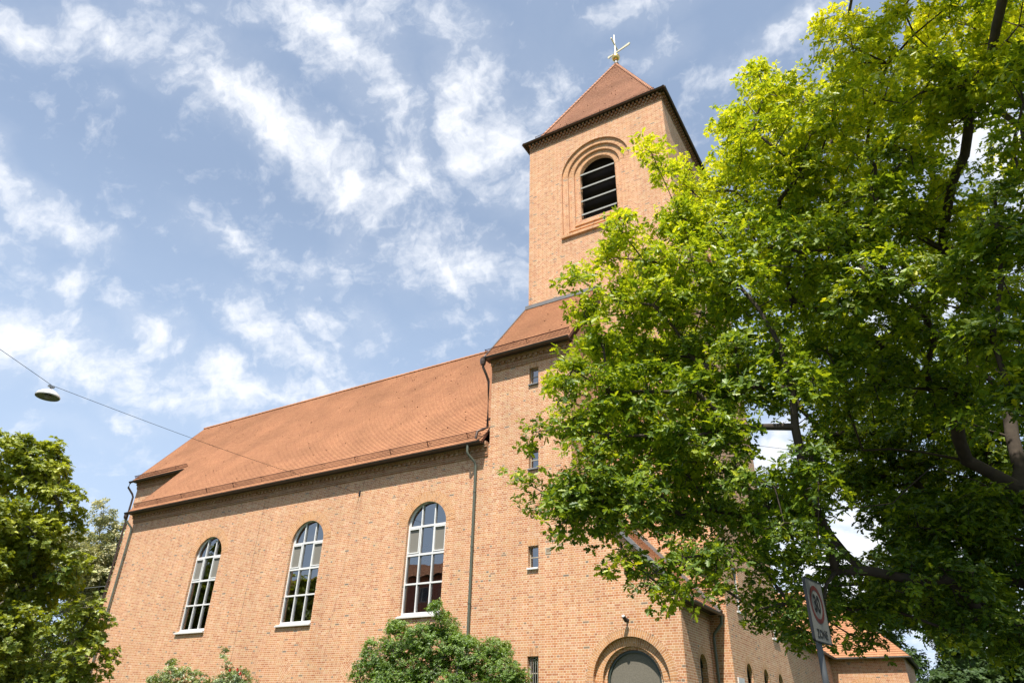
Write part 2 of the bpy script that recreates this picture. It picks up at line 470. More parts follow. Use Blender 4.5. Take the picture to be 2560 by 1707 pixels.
def panel(mb, pl, outline, holes=(), d=0.0, reveal=.3, mi=0, rmi=0, back=False):
    polys = [[Vector((a, b, 0)) for a, b in outline]] + [[Vector((a, b, 0)) for a, b in h] for h in holes]
    flat = [p for q in polys for p in q]
    for tri in tessellate_polygon(polys):
        q = [flat[k] if isinstance(k, int) else k for k in tri]
        P = [pl(p.x, p.y, d) for p in q]
        nrm = (P[1] - P[0]).cross(P[2] - P[0])
        if nrm.dot(pl.n) < 0:
            P.reverse(); q.reverse()
        mb.face(P, [(p.x, p.y) for p in q], mi)
    for h in holes:
        s = 0
        for k in range(len(h)):
            a, b = h[k], h[(k + 1) % len(h)]
            l = math.hypot(b[0] - a[0], b[1] - a[1])
            mb.face([pl(*a, d), pl(*b, d), pl(*b, d - reveal), pl(*a, d - reveal)], [(0, s), (0, s + l), (reveal, s + l), (reveal, s)], rmi)
            s += l

def ring(mb, pl, cx, zs, r0, r1, d, mi=0, a0=0, a1=180, n=32, edge=True, dd=.004):
    for k in range(n):
        a, b = R(a0 + (a1 - a0) * k / n), R(a0 + (a1 - a0) * (k + 1) / n)
        rm = (r0 + r1) / 2
        q = [(r0, a), (r1, a), (r1, b), (r0, b)]
        mb.face([pl(cx + rr * math.cos(t), zs + rr * math.sin(t), d) for rr, t in q], [(rr - r0, rm * t) for rr, t in q], mi)

def tiled(mb, P0, udir, up, n, L, S_, lo=lambda s: 0, hi=None, row=.155, mi=0, under=None, seed=0, hooks=0, hmi=2, step=.023):
    """stepped courses of plain tiles; lo/hi give the ends of each course"""
    P0, udir, up, n = Vector(P0), Vector(udir).normalized(), Vector(up).normalized(), Vector(n).normalized()
    hi = hi or (lambda s: L)
    rows = max(1, int(round(S_ / row)))
    h = S_ / rows
    for i in range(rows):
        s0, s1 = i * h, (i + 1) * h + .01
        a0, b0, a1, b1 = lo(s0), hi(s0), lo(min(s1, S_)), hi(min(s1, S_))
        q = [P0 + udir * a0 + up * s0 + n * step, P0 + udir * b0 + up * s0 + n * step, P0 + udir * b1 + up * s1, P0 + udir * a1 + up * s1]
        V = i * .155
        mb.face(q, [(a0, V + .002), (b0, V + .002), (b1, V + .153), (a1, V + .153)], mi)
        mb.face([P0 + udir * a0 + up * s0 - n * .004, P0 + udir * b0 + up * s0 - n * .004, q[1], q[0]], [(a0, V + .0005), (b0, V + .0005), (b0, V + .0035), (a0, V + .0035)], mi)  # lip takes the dark joint colour, painting a shade line under each course
    if under is not None:
        q = [(lo(0), 0), (hi(0), 0), (hi(S_), S_), (lo(S_), S_)]
        mb.face([P0 + udir * a + up * s - n * .09 for a, s in q][::-1], None, under)
        mb.face([P0 + udir * q[0][0] + up * 0 - n * .09, P0 + udir * q[1][0] - n * .09, P0 + udir * q[1][0], P0 + udir * q[0][0]], None, under)
        for j, k in ((0, 3), (1, 2)):
            mb.face([P0 + udir * q[j][0] + up * q[j][1] - n * .09, P0 + udir * q[k][0] + up * q[k][1] - n * .09,
                     P0 + udir * q[k][0] + up * q[k][1] + n * step, P0 + udir * q[j][0] + up * q[j][1] + n * step], None, mi)
    rg = random.Random(seed)
    for _ in range(hooks):
        s = rg.uniform(.12, .97) * S_
        a = rg.uniform(lo(s) + .2, hi(s) - .2)
        c = P0 + udir * a + up * s + n * .03
        x, y, z = udir * .026, up * .035, n * .028
        mb.face([c - x - y + z, c + x - y + z, c + x + y, c - x + y], None, hmi)
        mb.face([c - x - y - z, c + x - y - z, c + x - y + z, c - x - y + z], None, hmi)

def ridge(mb, A, B, r=.11, seg=.36, mi=0):
    """a line of lapped half-round ridge tiles"""
    A, B = Vector(A), Vector(B)
    d = (B - A); L = d.length; d.normalize()
    side = d.cross(Vector((0, 0, 1))).normalized(); upv = side.cross(d)
    n = int(L / seg)
    for i in range(n):
        p, q = A + d * (L * i / n), A + d * (L * (i + 1) / n + .03)
        for k in range(6):
            a, b = R(-10 + 200 * k / 6), R(-10 + 200 * (k + 1) / 6)
            r0, r1 = r * 1.12, r * .92
            mb.face([p + (side * math.cos(a) + upv * math.sin(a)) * r0, p + (side * math.cos(b) + upv * math.sin(b)) * r0,
                     q + (side * math.cos(b) + upv * math.sin(b)) * r1, q + (side * math.cos(a) + upv * math.sin(a)) * r1], [(i * .18 + .01, .01), (i * .18 + .17, .01), (i * .18 + .17, .15), (i * .18 + .01, .15)], mi)
        c = [p + (side * math.cos(R(t)) + upv * math.sin(R(t))) * r * 1.12 for t in range(-10, 191, 40)]
        mb.face(c, None, mi)

def snow_guard(parent, A, B, up, n, height=.26, step=.065, gap=2.2):
    mb = MB()
    A, B, up, n = Vector(A), Vector(B), Vector(up).normalized(), Vector(n).normalized()
    d = (B - A); L = d.length; d.normalize()
    st = (n * .9 + up * .25).normalized()
    def bar(p, q, r):
        mb.tube([p, q], r, 4, 0, False)
    for h in (.03, height):
        bar(A + st * h, B + st * h, .014)
    k = 0
    while k * step < L:
        p = A + d * (k * step)
        bar(p + st * .03, p + st * height, .012)
        k += 1
    k = 0
    while k * gap < L:
        p = A + d * (k * gap)
        bar(p, p + st * (height + .03), .016)
        bar(p + st * height, p + up * .3 + n * .02, .012)
        k += 1
    return keep(mb.build('snow_guard', 'ironred'), parent)

def gutter(parent, A, B, r=.085, name='gutter', m='copper'):
    mb = MB()
    A, B = Vector(A), Vector(B)
    d = (B - A).normalized()
    side = d.cross(Vector((0, 0, 1))).normalized()
    K = 8
    for sgn, rr in ((1, r), (-1, r * .9)):
        for k in range(K):
            a, b = math.pi + math.pi * k / K, math.pi + math.pi * (k + 1) / K
            q = [side * math.cos(t) * rr + Vector((0, 0, math.sin(t) * rr)) for t in (a, b)]
            f = [A + q[0], A + q[1], B + q[1], B + q[0]]
            mb.face(f if sgn > 0 else f[::-1], None, 0)
    mb.tube([A + side * r, B + side * r], .013, 5)
    mb.tube([A - side * r, B - side * r], .013, 5)
    for P in (A, B):
        c = [P + side * math.cos(t) * r + Vector((0, 0, math.sin(t) * r)) for t in (math.pi + math.pi * k / K for k in range(K + 1))]
        mb.face(c, None, 0)
    return keep(mb.build(name, m), parent)

def downpipe(parent, pts, r=.055, m='patina', collars=()):
    mb = MB()
    mb.tube(pts, r, 10)
    for c in collars:
        mb.tube([(c[0], c[1], c[2] - .03), (c[0], c[1], c[2] + .03)], r * 1.25, 10)
        mb.box((c[0] - .015, c[1], c[2] - .015), (c[0] + .015, c[1] + .12, c[2] + .015))
    return keep(mb.build('downpipe', m, None, smooth=True), parent)

# ================================================================== THE CHURCH
church = empty('brick_church', (-22, 30, GZ), 'orange brick church with a square bell tower, tiled roofs and tall round-arched windows', 'church')
F = Plane((0, 24, 0), (1, 0, 0), (0, -1, 0))       # street front, u = x
T = Plane((0, 27.4, 0), (1, 0, 0), (0, -1, 0))     # tower front
PIT = R(51)
UPF = Vector((0, math.cos(PIT), math.sin(PIT)))
NF = Vector((0, -math.sin(PIT), math.cos(PIT)))
WC = (-33.09, -25.82, -18.64)                      # centres of the three tall windows
WR, WS, WB = 1.05, 7.87, 4.06

def part(mb, name, mats, **k):
    return keep(mb.build(name, mats, None, **k), church)

# --- nave front wall
mb = MB()
panel(mb, F, [(-40.75, GZ), (-15.5, GZ), (-15.5, 11.0), (-40.75, 11.0)], [arch(c, WS, WR, WB, 28) for c in WC], 0, .16)
for c in WC:
    h = arch(c, WS, WR, WB, 28)
    for k in range(len(h)):
        a, b = h[k], h[(k + 1) % len(h)]
        mb.face([F(*a, -.16), F(*b, -.16), F(*b, -.62), F(*a, -.62)], None, 1)
    ring(mb, F, c, WS - .1, WR + .02, WR + .5, .005, 2, 4, 176, 40)
for (x, z) in ((-25.9, 2.15), (-22.25, 2.2), (-29.55, 2.1)):     # woven diamond in the brickwork
    q = [(x, z - .62), (x + .42, z), (x, z + .62), (x - .42, z)]
    for s in (-1, 1):
        p = [(x, z - .62), (x + .42 * s, z), (x, z + .62)]
        uv = [((a - x) * .707 + (b - z) * .707 * s, (b - z) * .707 - (a - x) * .707 * s) for a, b in p]
        f = [F(a, b, .005) for a, b in p]
        mb.face(f if s > 0 else f[::-1], uv if s > 0 else uv[::-1], 0)
part(mb, 'wall', ['brick', 'plaster', 'soldier'])

# --- end walls, back wall, choir
mb = MB()
XL = Plane((-40.75, 0, 0), (0, 1, 0), (-1, 0, 0))
panel(mb, XL, [(24, GZ), (26.9, GZ), (26.9, 14.2), (24, 10.9)])
CH = Plane((0, 26.9, 0), (1, 0, 0), (0, -1, 0))
panel(mb, CH, [(-46.4, GZ), (-40.75, GZ), (-40.75, 14.75), (-46.4, 14.75)])
GB = Plane((-46.4, 0, 0), (0, 1, 0), (-1, 0, 0))
panel(mb, GB, [(26.9, GZ), (38, GZ), (38, 11), (31, 20.0), (26.9, 14.75)])
GR = Plane((-15.48, 0, 0), (0, 1, 0), (-1, 0, 0))
panel(mb, GR, [(24.05, 0), (38, 0), (38, 11), (31, 19.9), (24.05, 11.0)])
BK = Plane((0, 38, 0), (1, 0, 0), (0, 1, 0))
panel(mb, BK, [(-46.4, GZ), (-15.5, GZ), (-15.5, 11), (-46.4, 11)])
part(mb, 'wall', ['brick'])

# --- wing wall with porch door, small stair windows
DX, DZ = -9.545, 1.55
SW = [(-13.51, -13.05, 13.42, 14.24), (-13.51, -13.05, 9.52, 10.34), (-13.51, -13.05, 5.52, 6.36), (-13.51, -13.05, 1.3, 2.4)]
mb = MB()
rect = lambda a, b, c, d: [(a, c), (b, c), (b, d), (a, d)]
RK = lambda x: 4.38 + 1.045 * (-7.62 - x)
panel(mb, F, [(-15.5, GZ), (-7.62, GZ), (-7.62, RK(-7.62)), (-11.5, RK(-11.5)), (-11.5, 15.0), (-15.5, 15.0)],
      [arch(DX, DZ, 1.37, GZ + .02, 36)] + [rect(*s) for s in SW], 0, .2)
panel(mb, F, arch(DX, DZ, 1.42, GZ + .02, 36), [arch(DX, DZ, 1.08, GZ + .03, 36)], -.165, .14, 0, 1)
panel(mb, F, arch(DX, DZ, 1.12, GZ + .03, 36), [arch(DX, DZ, .975, GZ + .04, 36)], -.3, .12, 0, 1)
ring(mb, F, DX, DZ, 1.37, 1.605, .005, 1, 0, 180, 60)
ring(mb, F, DX, DZ, 1.605, 1.67, .008, 0, 0, 180, 60)
ring(mb, F, DX, DZ, 1.08, 1.37, -.160, 1, 0, 180, 60)
for (a, b, c, d) in SW:
    z0 = d + .005
    q = [(a - .03, z0), (b + .03, z0), (b + .03, z0 + .27), (a - .03, z0 + .27)]
    mb.face([F(u, v, .005) for u, v in q], [(v, u) for u, v in q], 1)
WR_ = Plane((-11.5, 0, 0), (0, 1, 0), (1, 0, 0))
panel(mb, WR_, [(24, 8.0), (27.4, 8.0), (27.4, 18.9), (24, 14.95)])
PX = Plane((-7.62, 0, 0), (0, 1, 0), (1, 0, 0))
panel(mb, PX, [(24, GZ), (27.4, GZ), (27.4, 4.3), (24, 4.3)], [arch(26.02, 2.08, .42, .2, 16)], 0, .22)
ring(mb, PX, 26.02, 2.08, .43, .68, .005, 1, 0, 180, 24)
part(mb, 'wall', ['brick', 'soldier'])

# --- cornices: stepped brick courses with a row of dentils
def cornice(pl, u0, u1, z, name='cornice', sc=1.0, rows=1):
    mb = MB()
    def bar(a, b, z0, z1, d0, d1):
        d0, d1 = d0 * sc, d1 * sc
        P = [pl(a, z0, d0), pl(b, z0, d0), pl(b, z1, d0), pl(a, z1, d0)]
        Q = [pl(a, z0, d1), pl(b, z0, d1), pl(b, z1, d1), pl(a, z1, d1)]
        mb.face(Q, [(a, z0), (b, z0), (b, z1), (a, z1)])
        mb.face([P[0], P[1], Q[1], Q[0]], [(a, 0), (b, 0), (b, d1 - d0), (a, d1 - d0)])
        mb.face([P[3], P[2], Q[2], Q[3]][::-1], [(a, 0), (b, 0), (b, .1), (a, .1)])
        mb.face([P[0], Q[0], Q[3], P[3]], [(0, z0), (.1, z0), (.1, z1), (0, z1)])
        mb.face([P[1], P[2], Q[2], Q[1]], [(0, z0), (.1, z0), (.1, z1), (0, z1)])
    bar(u0, u1, z, z + .085, -.02, .05)
    bar(u0, u1, z + .095, z + .25, -.02, .075)
    n = int((u1 - u0) / .27)
    st = (u1 - u0) / n
    zz = z + .25
    for r_ in range(rows):
        o = .075 + .1 * r_
        bar(u0, u1, zz, zz + .14, -.02, o + .002 * r_ + .012)
        for k in range(n):
            a = u0 + st * (k + (.5 if r_ % 2 else .02))
            if a + .14 < u1:
                bar(a, a + .14, zz + .003, zz + .137, o, o + .085)
        zz += .14
        bar(u0, u1, zz, zz + .09, -.02, o + .12)
        zz += .09
    bar(u0, u1, zz, zz + .16, -.02, .1 * rows + .12)
    return part(mb, name, ['cornice_shadebrick'])
def corbel_table(pl, u0, u1, z):
    """three courses of spaced bricks, each standing farther out than the one below"""
    mb = MB()
    n = int((u1 - u0) / .24)
    st = (u1 - u0) / n
    for r_ in range(3):
        z0, z1, dd = z + .145 * r_, z + .145 * r_ + .135, .062 * (r_ + 1)
        for k in range(n):
            a = u0 + st * (k + .5 * (r_ % 2)) + .02
            b = a + .125
            P = [pl(a, z0, -.01), pl(b, z0, -.01), pl(b, z1, -.01), pl(a, z1, -.01)]
            Q = [pl(a, z0, dd), pl(b, z0, dd), pl(b, z1, dd), pl(a, z1, dd)]
            mb.face(Q, [(a, z0), (b, z0), (b, z1), (a, z1)], 0)
            for i, j in ((0, 1), (1, 2), (2, 3), (3, 0)):
                mb.face([P[i], P[j], Q[j], Q[i]], [(0, 0), (.12, 0), (.12, .07), (0, .07)], 0)
    P = [pl(u0 - .0, z - .09, .03), pl(u1, z - .09, .03), pl(u1, z - .01, .03), pl(u0, z - .01, .03)]
    mb.face(P, [(u0, 0), (u1, 0), (u1, .08), (u0, .08)], 0)
    Q = [pl(u0, z - .09, 0), pl(u1, z - .09, 0)]
    mb.face([Q[0], Q[1], P[1], P[0]], None, 0)
    return part(mb, 'cornice', ['shadebrick'])
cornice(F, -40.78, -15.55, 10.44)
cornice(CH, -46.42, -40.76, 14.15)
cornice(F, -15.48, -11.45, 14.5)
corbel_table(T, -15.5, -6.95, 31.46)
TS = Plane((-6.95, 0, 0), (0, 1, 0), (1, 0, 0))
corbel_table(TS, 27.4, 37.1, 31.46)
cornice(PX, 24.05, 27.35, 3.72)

# --- tower walls with the stepped blind arches
def tower_face(pl, cx, u0, u1, extra=(), yz=31.95):
    mb = MB()
    AZ = 28.27
    R_ = (2.1, 1.76, 1.43, 1.09)
    B_ = (23.9, 24.25, 24.6, 25.0)
    D_ = (0, -.12, -.24, -.36)
    panel(mb, pl, [(u0, GZ), (u1, GZ), (u1, yz), (u0, yz)], [arch(cx, AZ, R_[0], B_[0], 40)] + list(extra), 0, .122)
    for k in (1, 2, 3):
        panel(mb, pl, arch(cx, AZ, R_[k - 1] + .06, B_[k - 1] - .06, 40), [arch(cx, AZ, R_[k], B_[k], 40)], D_[k], .122 if k < 3 else .3)
        ring(mb, pl, cx, AZ, R_[k], R_[k - 1], D_[k] + .005, 1, 0, 180, 48)
    for k in range(3):          # brick-on-edge sills, one per step
        a, b = cx - R_[k] - (.04 if k == 0 else 0), cx + R_[k] + (.04 if k == 0 else 0)
        z0, z1 = B_[k] - .07, B_[k] + .07
        d1 = D_[k] + (.15 if k == 0 else .085)
        d0 = D_[k] - .12
        q = [pl(a, z0 - (.07 if k == 0 else 0), d0), pl(b, z0 - (.07 if k == 0 else 0), d0), pl(b, z0 - (.07 if k == 0 else 0), d1), pl(a, z0 - (.07 if k == 0 else 0), d1)]
        t = [pl(a, z1, d0), pl(b, z1, d0), pl(b, z1 - .04, d1), pl(a, z1 - .04, d1)]
        mb.face([q[3], q[2], t[2], t[3]], [(0, a), (0, b), (.14, b), (.14, a)], 1)
        mb.face(q, [(0, a), (0, b), (.1, b), (.1, a)], 1)
        mb.face(t[::-1], [(0, a), (0, b), (.1, b), (.1, a)], 1)
        mb.face([q[0], q[3], t[3], t[0]], None, 1); mb.face([q[1], t[1], t[2], q[2]], None, 1)
    part(mb, 'wall', ['brick', 'soldier'])
    # louvres
    for k in range(4):
        lv = MB()
        z = 28.22 - .98 * k
        if k == 0:
            z += .02
        w = 1.06
        f0, f1 = -.33, -.78
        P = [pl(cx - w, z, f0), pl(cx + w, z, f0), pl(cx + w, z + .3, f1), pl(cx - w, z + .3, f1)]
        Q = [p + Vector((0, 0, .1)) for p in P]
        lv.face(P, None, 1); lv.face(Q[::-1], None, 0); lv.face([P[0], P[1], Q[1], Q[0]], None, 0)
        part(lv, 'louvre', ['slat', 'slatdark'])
    bk = MB()  # near-black sheet standing in for the shade inside the bell chamber
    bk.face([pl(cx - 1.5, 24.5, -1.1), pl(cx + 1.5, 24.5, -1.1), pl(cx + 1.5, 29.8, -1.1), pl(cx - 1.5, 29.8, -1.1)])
    part(bk, 'bell_chamber_backing', ['dark'])
tower_face(T, -11.24, -15.5, -6.95)
low = [arch(y, 2.0, .45, .2, 16) for y in (29.7, 32.5, 35.3)]
up = [rect(29.0, 29.8, 4.26, 6.0), rect(34.9, 36.1, 3.9, 5.6)]
tower_face(TS, 32.25, 27.4, 37.1, low + up)
mb = MB()
panel(mb, Plane((-15.5, 0, 0), (0, 1, 0), (-1, 0, 0)), [(27.4, GZ), (37.1, GZ), (37.1, 31.95), (27.4, 31.95)])
panel(mb, Plane((0, 37.1, 0), (1, 0, 0), (0, 1, 0)), [(-15.5, GZ), (-6.95, GZ), (-6.95, 31.95), (-15.5, 31.95)])
for y in (29.7, 32.5, 35.3):
    ring(mb, TS, y, 2.0, .46, .72, .005, 1, 0, 180, 20)
part(mb, 'wall', ['brick', 'soldier'])

# --- roofs
mb = MB()
EY, EZ = 23.52, 11.0
ys, yr = 26.45, 31.0
s1, s2 = (ys - EY) / math.cos(PIT), (yr - EY) / math.cos(PIT)
tiled(mb, (-40.95, EY, EZ), (1, 0, 0), UPF, NF, 25.43, s1, hi=lambda s: 25.33 if s < .7 else 25.43, under=1, hooks=34, seed=2)
P = Vector((-46.65, EY, EZ)) + UPF * s1
tiled(mb, P, (1, 0, 0), UPF, NF, 31.13, s2 - s1, under=1, hooks=90, seed=5)
RZ = EZ + math.tan(PIT) * (yr - EY)
tiled(mb, (-15.52, 2 * yr - ys, P.z), (-1, 0, 0), Vector((0, -UPF.y, UPF.z)), Vector((0, -NF.y, NF.z)), 31.13, s2 - s1, under=1)
tiled(mb, (-15.52, 2 * yr - EY, EZ), (-1, 0, 0), Vector((0, -UPF.y, UPF.z)), Vector((0, -NF.y, NF.z)), 31.13, s1, under=1)
ridge(mb, (-46.7, yr, RZ - .02), (-15.5, yr, RZ - .02))
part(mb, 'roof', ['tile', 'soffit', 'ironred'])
# wing roof
mb = MB()
sw = (27.4 - 23.52) / math.cos(PIT)
tiled(mb, (-15.66, 23.52, 15.08), (1, 0, 0), UPF, NF, 4.4, sw, under=1, hooks=10, seed=8)
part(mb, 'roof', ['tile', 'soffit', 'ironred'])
zt = 15.08 + math.tan(PIT) * 3.88
fl = MB(); fl.box((-15.66, 27.3, zt - .05), (-11.2, 27.395, zt + .16)); part(fl, 'flashing', ['zinc'])
fl = MB(); fl.tube([(-15.68, 23.5, 15.12), (-15.68, 27.4, zt + .06)], .03, 5); part(fl, 'flashing', ['zinc'])
# porch roof, falling to the right
PO = R(46.3)
UPX, NX = Vector((-math.cos(PO), 0, math.sin(PO))), Vector((math.sin(PO), 0, math.cos(PO)))
pr = MB()
LP = (11.49 - 7.18) / math.cos(PO)
tiled(pr, (-7.18, 27.39, 3.98), (0, -1, 0), UPX, NX, 3.46, LP, under=1, row=.15, hooks=6)
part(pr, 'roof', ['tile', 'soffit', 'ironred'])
c = Vector((-7.18, 0, 3.98))
for (y0, y1, h0, h1) in ((23.86, 24.04, -.06, .07), (27.2, 27.39, .0, .13)):
    fl = MB()
    a, b = c + NX * h0, c + UPX * LP + NX * h0
    a2, b2 = c + NX * h1, c + UPX * LP + NX * h1
    for q in (((a, y0), (b, y0), (b2, y0), (a2, y0)), ((a2, y0), (b2, y0), (b2, y1), (a2, y1)), ((a, y1), (a2, y1), (b2, y1), (b, y1)), ((a, y0), (a, y1), (b, y1), (b, y0)), ((a, y0), (a2, y0), (a2, y1), (a, y1))):
        fl.face([Vector((p.x, yy, p.z)) for p, yy in q])
    part(fl, 'flashing', ['zinc'])
# tower roof: steep pyramid with a flatter skirt
mb = MB()
x0, x1, y0, y1, ze = -15.77, -6.69, 27.13, 37.36, 31.93
ins, zk = .58, 32.38
AP = Vector((-11.12, 32.22, 42.2))
def pyr(P0, P1, I0, I1, seed):
    P0, P1, I0, I1 = map(Vector, (P0, P1, I0, I1))
    u = (P1 - P0); L = u.length; u.normalize()
    mid = (I0 + I1) / 2 - (P0 + P1) / 2
    up_ = (mid - u * mid.dot(u)); s = up_.length; up_.normalize()
    n = u.cross(up_)
    if n.z < 0: n = -n
    i0 = (I0 - P0).dot(u)
    tiled(mb, P0, u, up_, n, L, s, lambda t: i0 * t / s, lambda t: L - i0 * t / s, under=1)
    a = AP - I0
    L2 = (I1 - I0).length
    au = a.dot(u)
    v = a - u * au; s2_ = v.length; v.normalize()
    n = u.cross(v)
    if n.z < 0: n = -n
    tiled(mb, I0, u, v, n, L2, s2_, lambda t: au * t / s2_, lambda t: L2 - (L2 - au) * t / s2_, under=1, hooks=16, seed=seed)
    snow_guard(church, I0 + u * .05, I1 - u * .05, up_, n, .34, .075)
c4 = [(x0, y0), (x1, y0), (x1, y1), (x0, y1)]
i4 = [(x0 + ins, y0 + ins), (x1 - ins, y0 + ins), (x1 - ins, y1 - ins), (x0 + ins, y1 - ins)]
for k in range(4):
    j = (k + 1) % 4
    pyr((*c4[k], ze), (*c4[j], ze), (*i4[k], zk), (*i4[j], zk), k + 20)
for k in range(4):
    ridge(mb, (*i4[k], zk + .02), AP, .1, .34)
    ridge(mb, (*c4[k], ze + .02), Vector((*i4[k], zk + .02)), .1, .3)
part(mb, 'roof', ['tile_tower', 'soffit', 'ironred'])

# gutters
gutter(church, (-41.0, 23.47, 10.98), (-15.62, 23.47, 10.98), .095)
gutter(church, (-46.7, 26.4, 14.6), (-40.9, 26.4, 14.6), .09)
gutter(church, (-15.7, 23.47, 15.06), (-11.25, 23.47, 15.06), .1)
gutter(church, (x0 - .06, y0 - .05, ze + .0), (x1 + .06, y0 - .05, ze + .0), .07)
gutter(church, (x1 + .05, y0 - .06, ze + .0), (x1 + .05, y1 + .06, ze + .0), .07)
gutter(church, (x0 - .05, y0 - .06, ze), (x0 - .05, y1 + .06, ze), .07)
gutter(church, (-7.12, 23.85, 3.93), (-7.12, 27.38, 3.93), .08)
# dark boarded eaves
for q in (((-40.93, 23.5, 10.93), (-15.62, 23.97, 10.985)), ((-46.6, 26.42, 14.6), (-40.95, 26.88, 14.66)), ((-15.64, 23.5, 15.0), (-11.3, 23.97, 15.06)),
          ((-15.75, 27.15, 31.89), (-6.71, 27.38, 31.925)), ((-6.93, 27.4, 31.89), (-6.71, 37.34, 31.925)), ((-15.75, 27.4, 31.89), (-15.52, 37.34, 31.925)), ((-7.6, 24.0, 3.93), (-7.2, 27.38, 3.97))):
    mb = MB(); mb.box(*q)
    part(mb, 'eaves_board', ['soffit'])
# snow guards on the slopes
def slope_pt(x, s, o=(EY, EZ)):
    return Vector((x, o[0], o[1])) + UPF * s
snow_guard(church, slope_pt(-40.7, .42), slope_pt(-15.75, .42), UPF, NF, .28, .065)
snow_guard(church, slope_pt(-46.5, s1 + .3), slope_pt(-40.9, s1 + .3), UPF, NF, .22, .065)
snow_guard(church, slope_pt(-15.7, .4, (23.52, 15.08)), slope_pt(-11.3, .4, (23.52, 15.08)), UPF, NF, .24, .065)

# downpipes
downpipe(church, [(-16.3, 23.47, 10.92), (-16.3, 23.47, 10.62), (-16.28, 23.5, 10.5), (-16.12, 23.84, 10.2), (-16.1, 23.88, 10.05), (-16.1, 23.88, GZ)], .055, 'patina', [(-16.1, 23.88, z) for z in (8.9, 6.6, 4.4, 2.2)])
downpipe(church, [(-40.85, 23.47, 10.9), (-40.85, 23.5, 10.6), (-40.62, 23.85, 10.15), (-40.6, 23.88, 10.0), (-40.6, 23.88, GZ)], .055, 'patina', [(-40.6, 23.88, z) for z in (8.6, 5.6)])
downpipe(church, [(-46.6, 26.4, 14.55), (-46.62, 26.35, 14.2), (-46.5, 26.7, 13.8), (-46.45, 26.78, 13.6), (-46.45, 26.78, GZ)], .065, 'copper', [(-46.45, 26.78, z) for z in (11, 8, 5)])
downpipe(church, [(-15.68, 23.47, 15.0), (-15.68, 23.5, 14.6), (-15.62, 23.7, 14.3), (-15.58, 23.86, 14.0), (-15.56, 23.88, 11.75), (-15.66, 23.6, 11.55), (-15.8, 23.45, 11.45), (-15.85, 23.42, 11.1)], .06, 'copper')
downpipe(church, [(-7.12, 27.2, 3.88), (-7.14, 27.2, 3.6), (-7.46, 27.2, 3.25), (-7.48, 27.2, 3.1), (-7.48, 27.2, GZ)], .055, 'patina')
mb = MB()
mb.lathe([(0.0, 0), (.11, 0), (.14, .14), (.14, .3), (.0, .3)], (-15.68, 23.47, 14.72), 12)
part(mb, 'rainwater_hopper', ['copper'])
mb = MB()
mb.lathe([(0.0, 0), (.08, 0), (.12, .1), (.12, .24), (.0, .24)], (-40.85, 23.47, 10.62), 12)
part(mb, 'rainwater_hopper', ['copper'])

# --- tall arched windows
def seg_ring(mb, pl, cx, zs, r0, r1, d0, d1, a0=0, a1=180, n=24, mi=0):
    for k in range(n):
        a, b = R(a0 + (a1 - a0) * k / n), R(a0 + (a1 - a0) * (k + 1) / n)
        p = lambda r, t, d: pl(cx + r * math.cos(t), zs + r * math.sin(t), d)
        mb.face([p(r0, a, d1), p(r1, a, d1), p(r1, b, d1), p(r0, b, d1)], None, mi)
        mb.face([p(r0, a, d0), p(r0, a, d1), p(r0, b, d1), p(r0, b, d0)], None, mi)
        mb.face([p(r1, a, d1), p(r1, a, d0), p(r1, b, d0), p(r1, b, d1)], None, mi)
def bx(mb, pl, a, b, z0, z1, d0, d1, mi=0):
    P = [pl(a, z0, d0), pl(b, z0, d0), pl(b, z1, d0), pl(a, z1, d0)]
    Q = [pl(a, z0, d1), pl(b, z0, d1), pl(b, z1, d1), pl(a, z1, d1)]
    mb.face(Q, None, mi); mb.face(P[::-1], None, mi)
    mb.face([P[0], P[1], Q[1], Q[0]], None, mi); mb.face([P[2], P[3], Q[3], Q[2]], None, mi)
    mb.face([P[3], P[0], Q[0], Q[3]], None, mi); mb.face([P[1], P[2], Q[2], Q[1]], None, mi)

def tall_window(c):
    mb = MB()
    d0, d1 = -.24, -.13
    f = .06
    zb = WB + .05
    seg_ring(mb, F, c, WS, WR - f, WR + .01, d0, d1, n=36)
    seg_ring(mb, F, c, WS, WR - f - .035, WR - f, d0, d1 - .035, n=36)
    bx(mb, F, c - WR - .01, c - WR + f, zb, WS, d0, d1)
    bx(mb, F, c + WR - f, c + WR + .01, zb, WS, d0, d1)
    bx(mb, F, c - WR + f, c + WR - f, zb, zb + .12, d0, d1 + .01)
    for x in (c - .35, c + .35):
        h = math.sqrt((WR - .09) ** 2 - .35 ** 2)
        bx(mb, F, x - .027, x + .027, zb + .12, WS + h, d0, d1 + .005)
    for z, w in ((7.8, .045), (6.59, .045), (5.38, .034)):
        bx(mb, F, c - WR + f, c + WR - f, z - w, z + w, d0, d1 + .012)
    for sx in (-1, 1):       # the two opening lights have a second, thinner frame
        a, b = sorted((c + sx * .39, c + sx * (WR - f - .005)))
        for q in ((a, b, 7.69, 7.735), (a, b, 6.655, 6.7), (a, a + .04, 6.7, 7.69), (b - .04, b, 6.7, 7.69)):
            bx(mb, F, *q, d0, d1 + .03)
    wnd = part(mb, 'window', ['white'])
    g = MB()
    panel(g, F, arch(c, WS, WR - .06, zb + .05, 32), (), -.2, 0)
    o = g.build('pane', 'glass'); o.parent = wnd
    for sx in (-1, 1):
        bl = MB()
        a, b = sorted((c + sx * .42, c + sx * (WR - f - .04)))
        bx(bl, F, a, b, 6.7, 7.69, -.192, -.172)
        o = bl.build('blind', 'frost'); o.parent = wnd
    sl = MB()
    sl.box((c - WR - .08, 23.88, WB - .06), (c + WR + .04, 24.13, WB + .0))
    sl.face([(c - WR - .08, 23.88, WB), (c + WR + .04, 23.88, WB), (c + WR + .04, 24.13, WB + .085), (c - WR - .08, 24.13, WB + .085)])
    o = sl.build('sill', 'sill'); o.parent = wnd
    return wnd
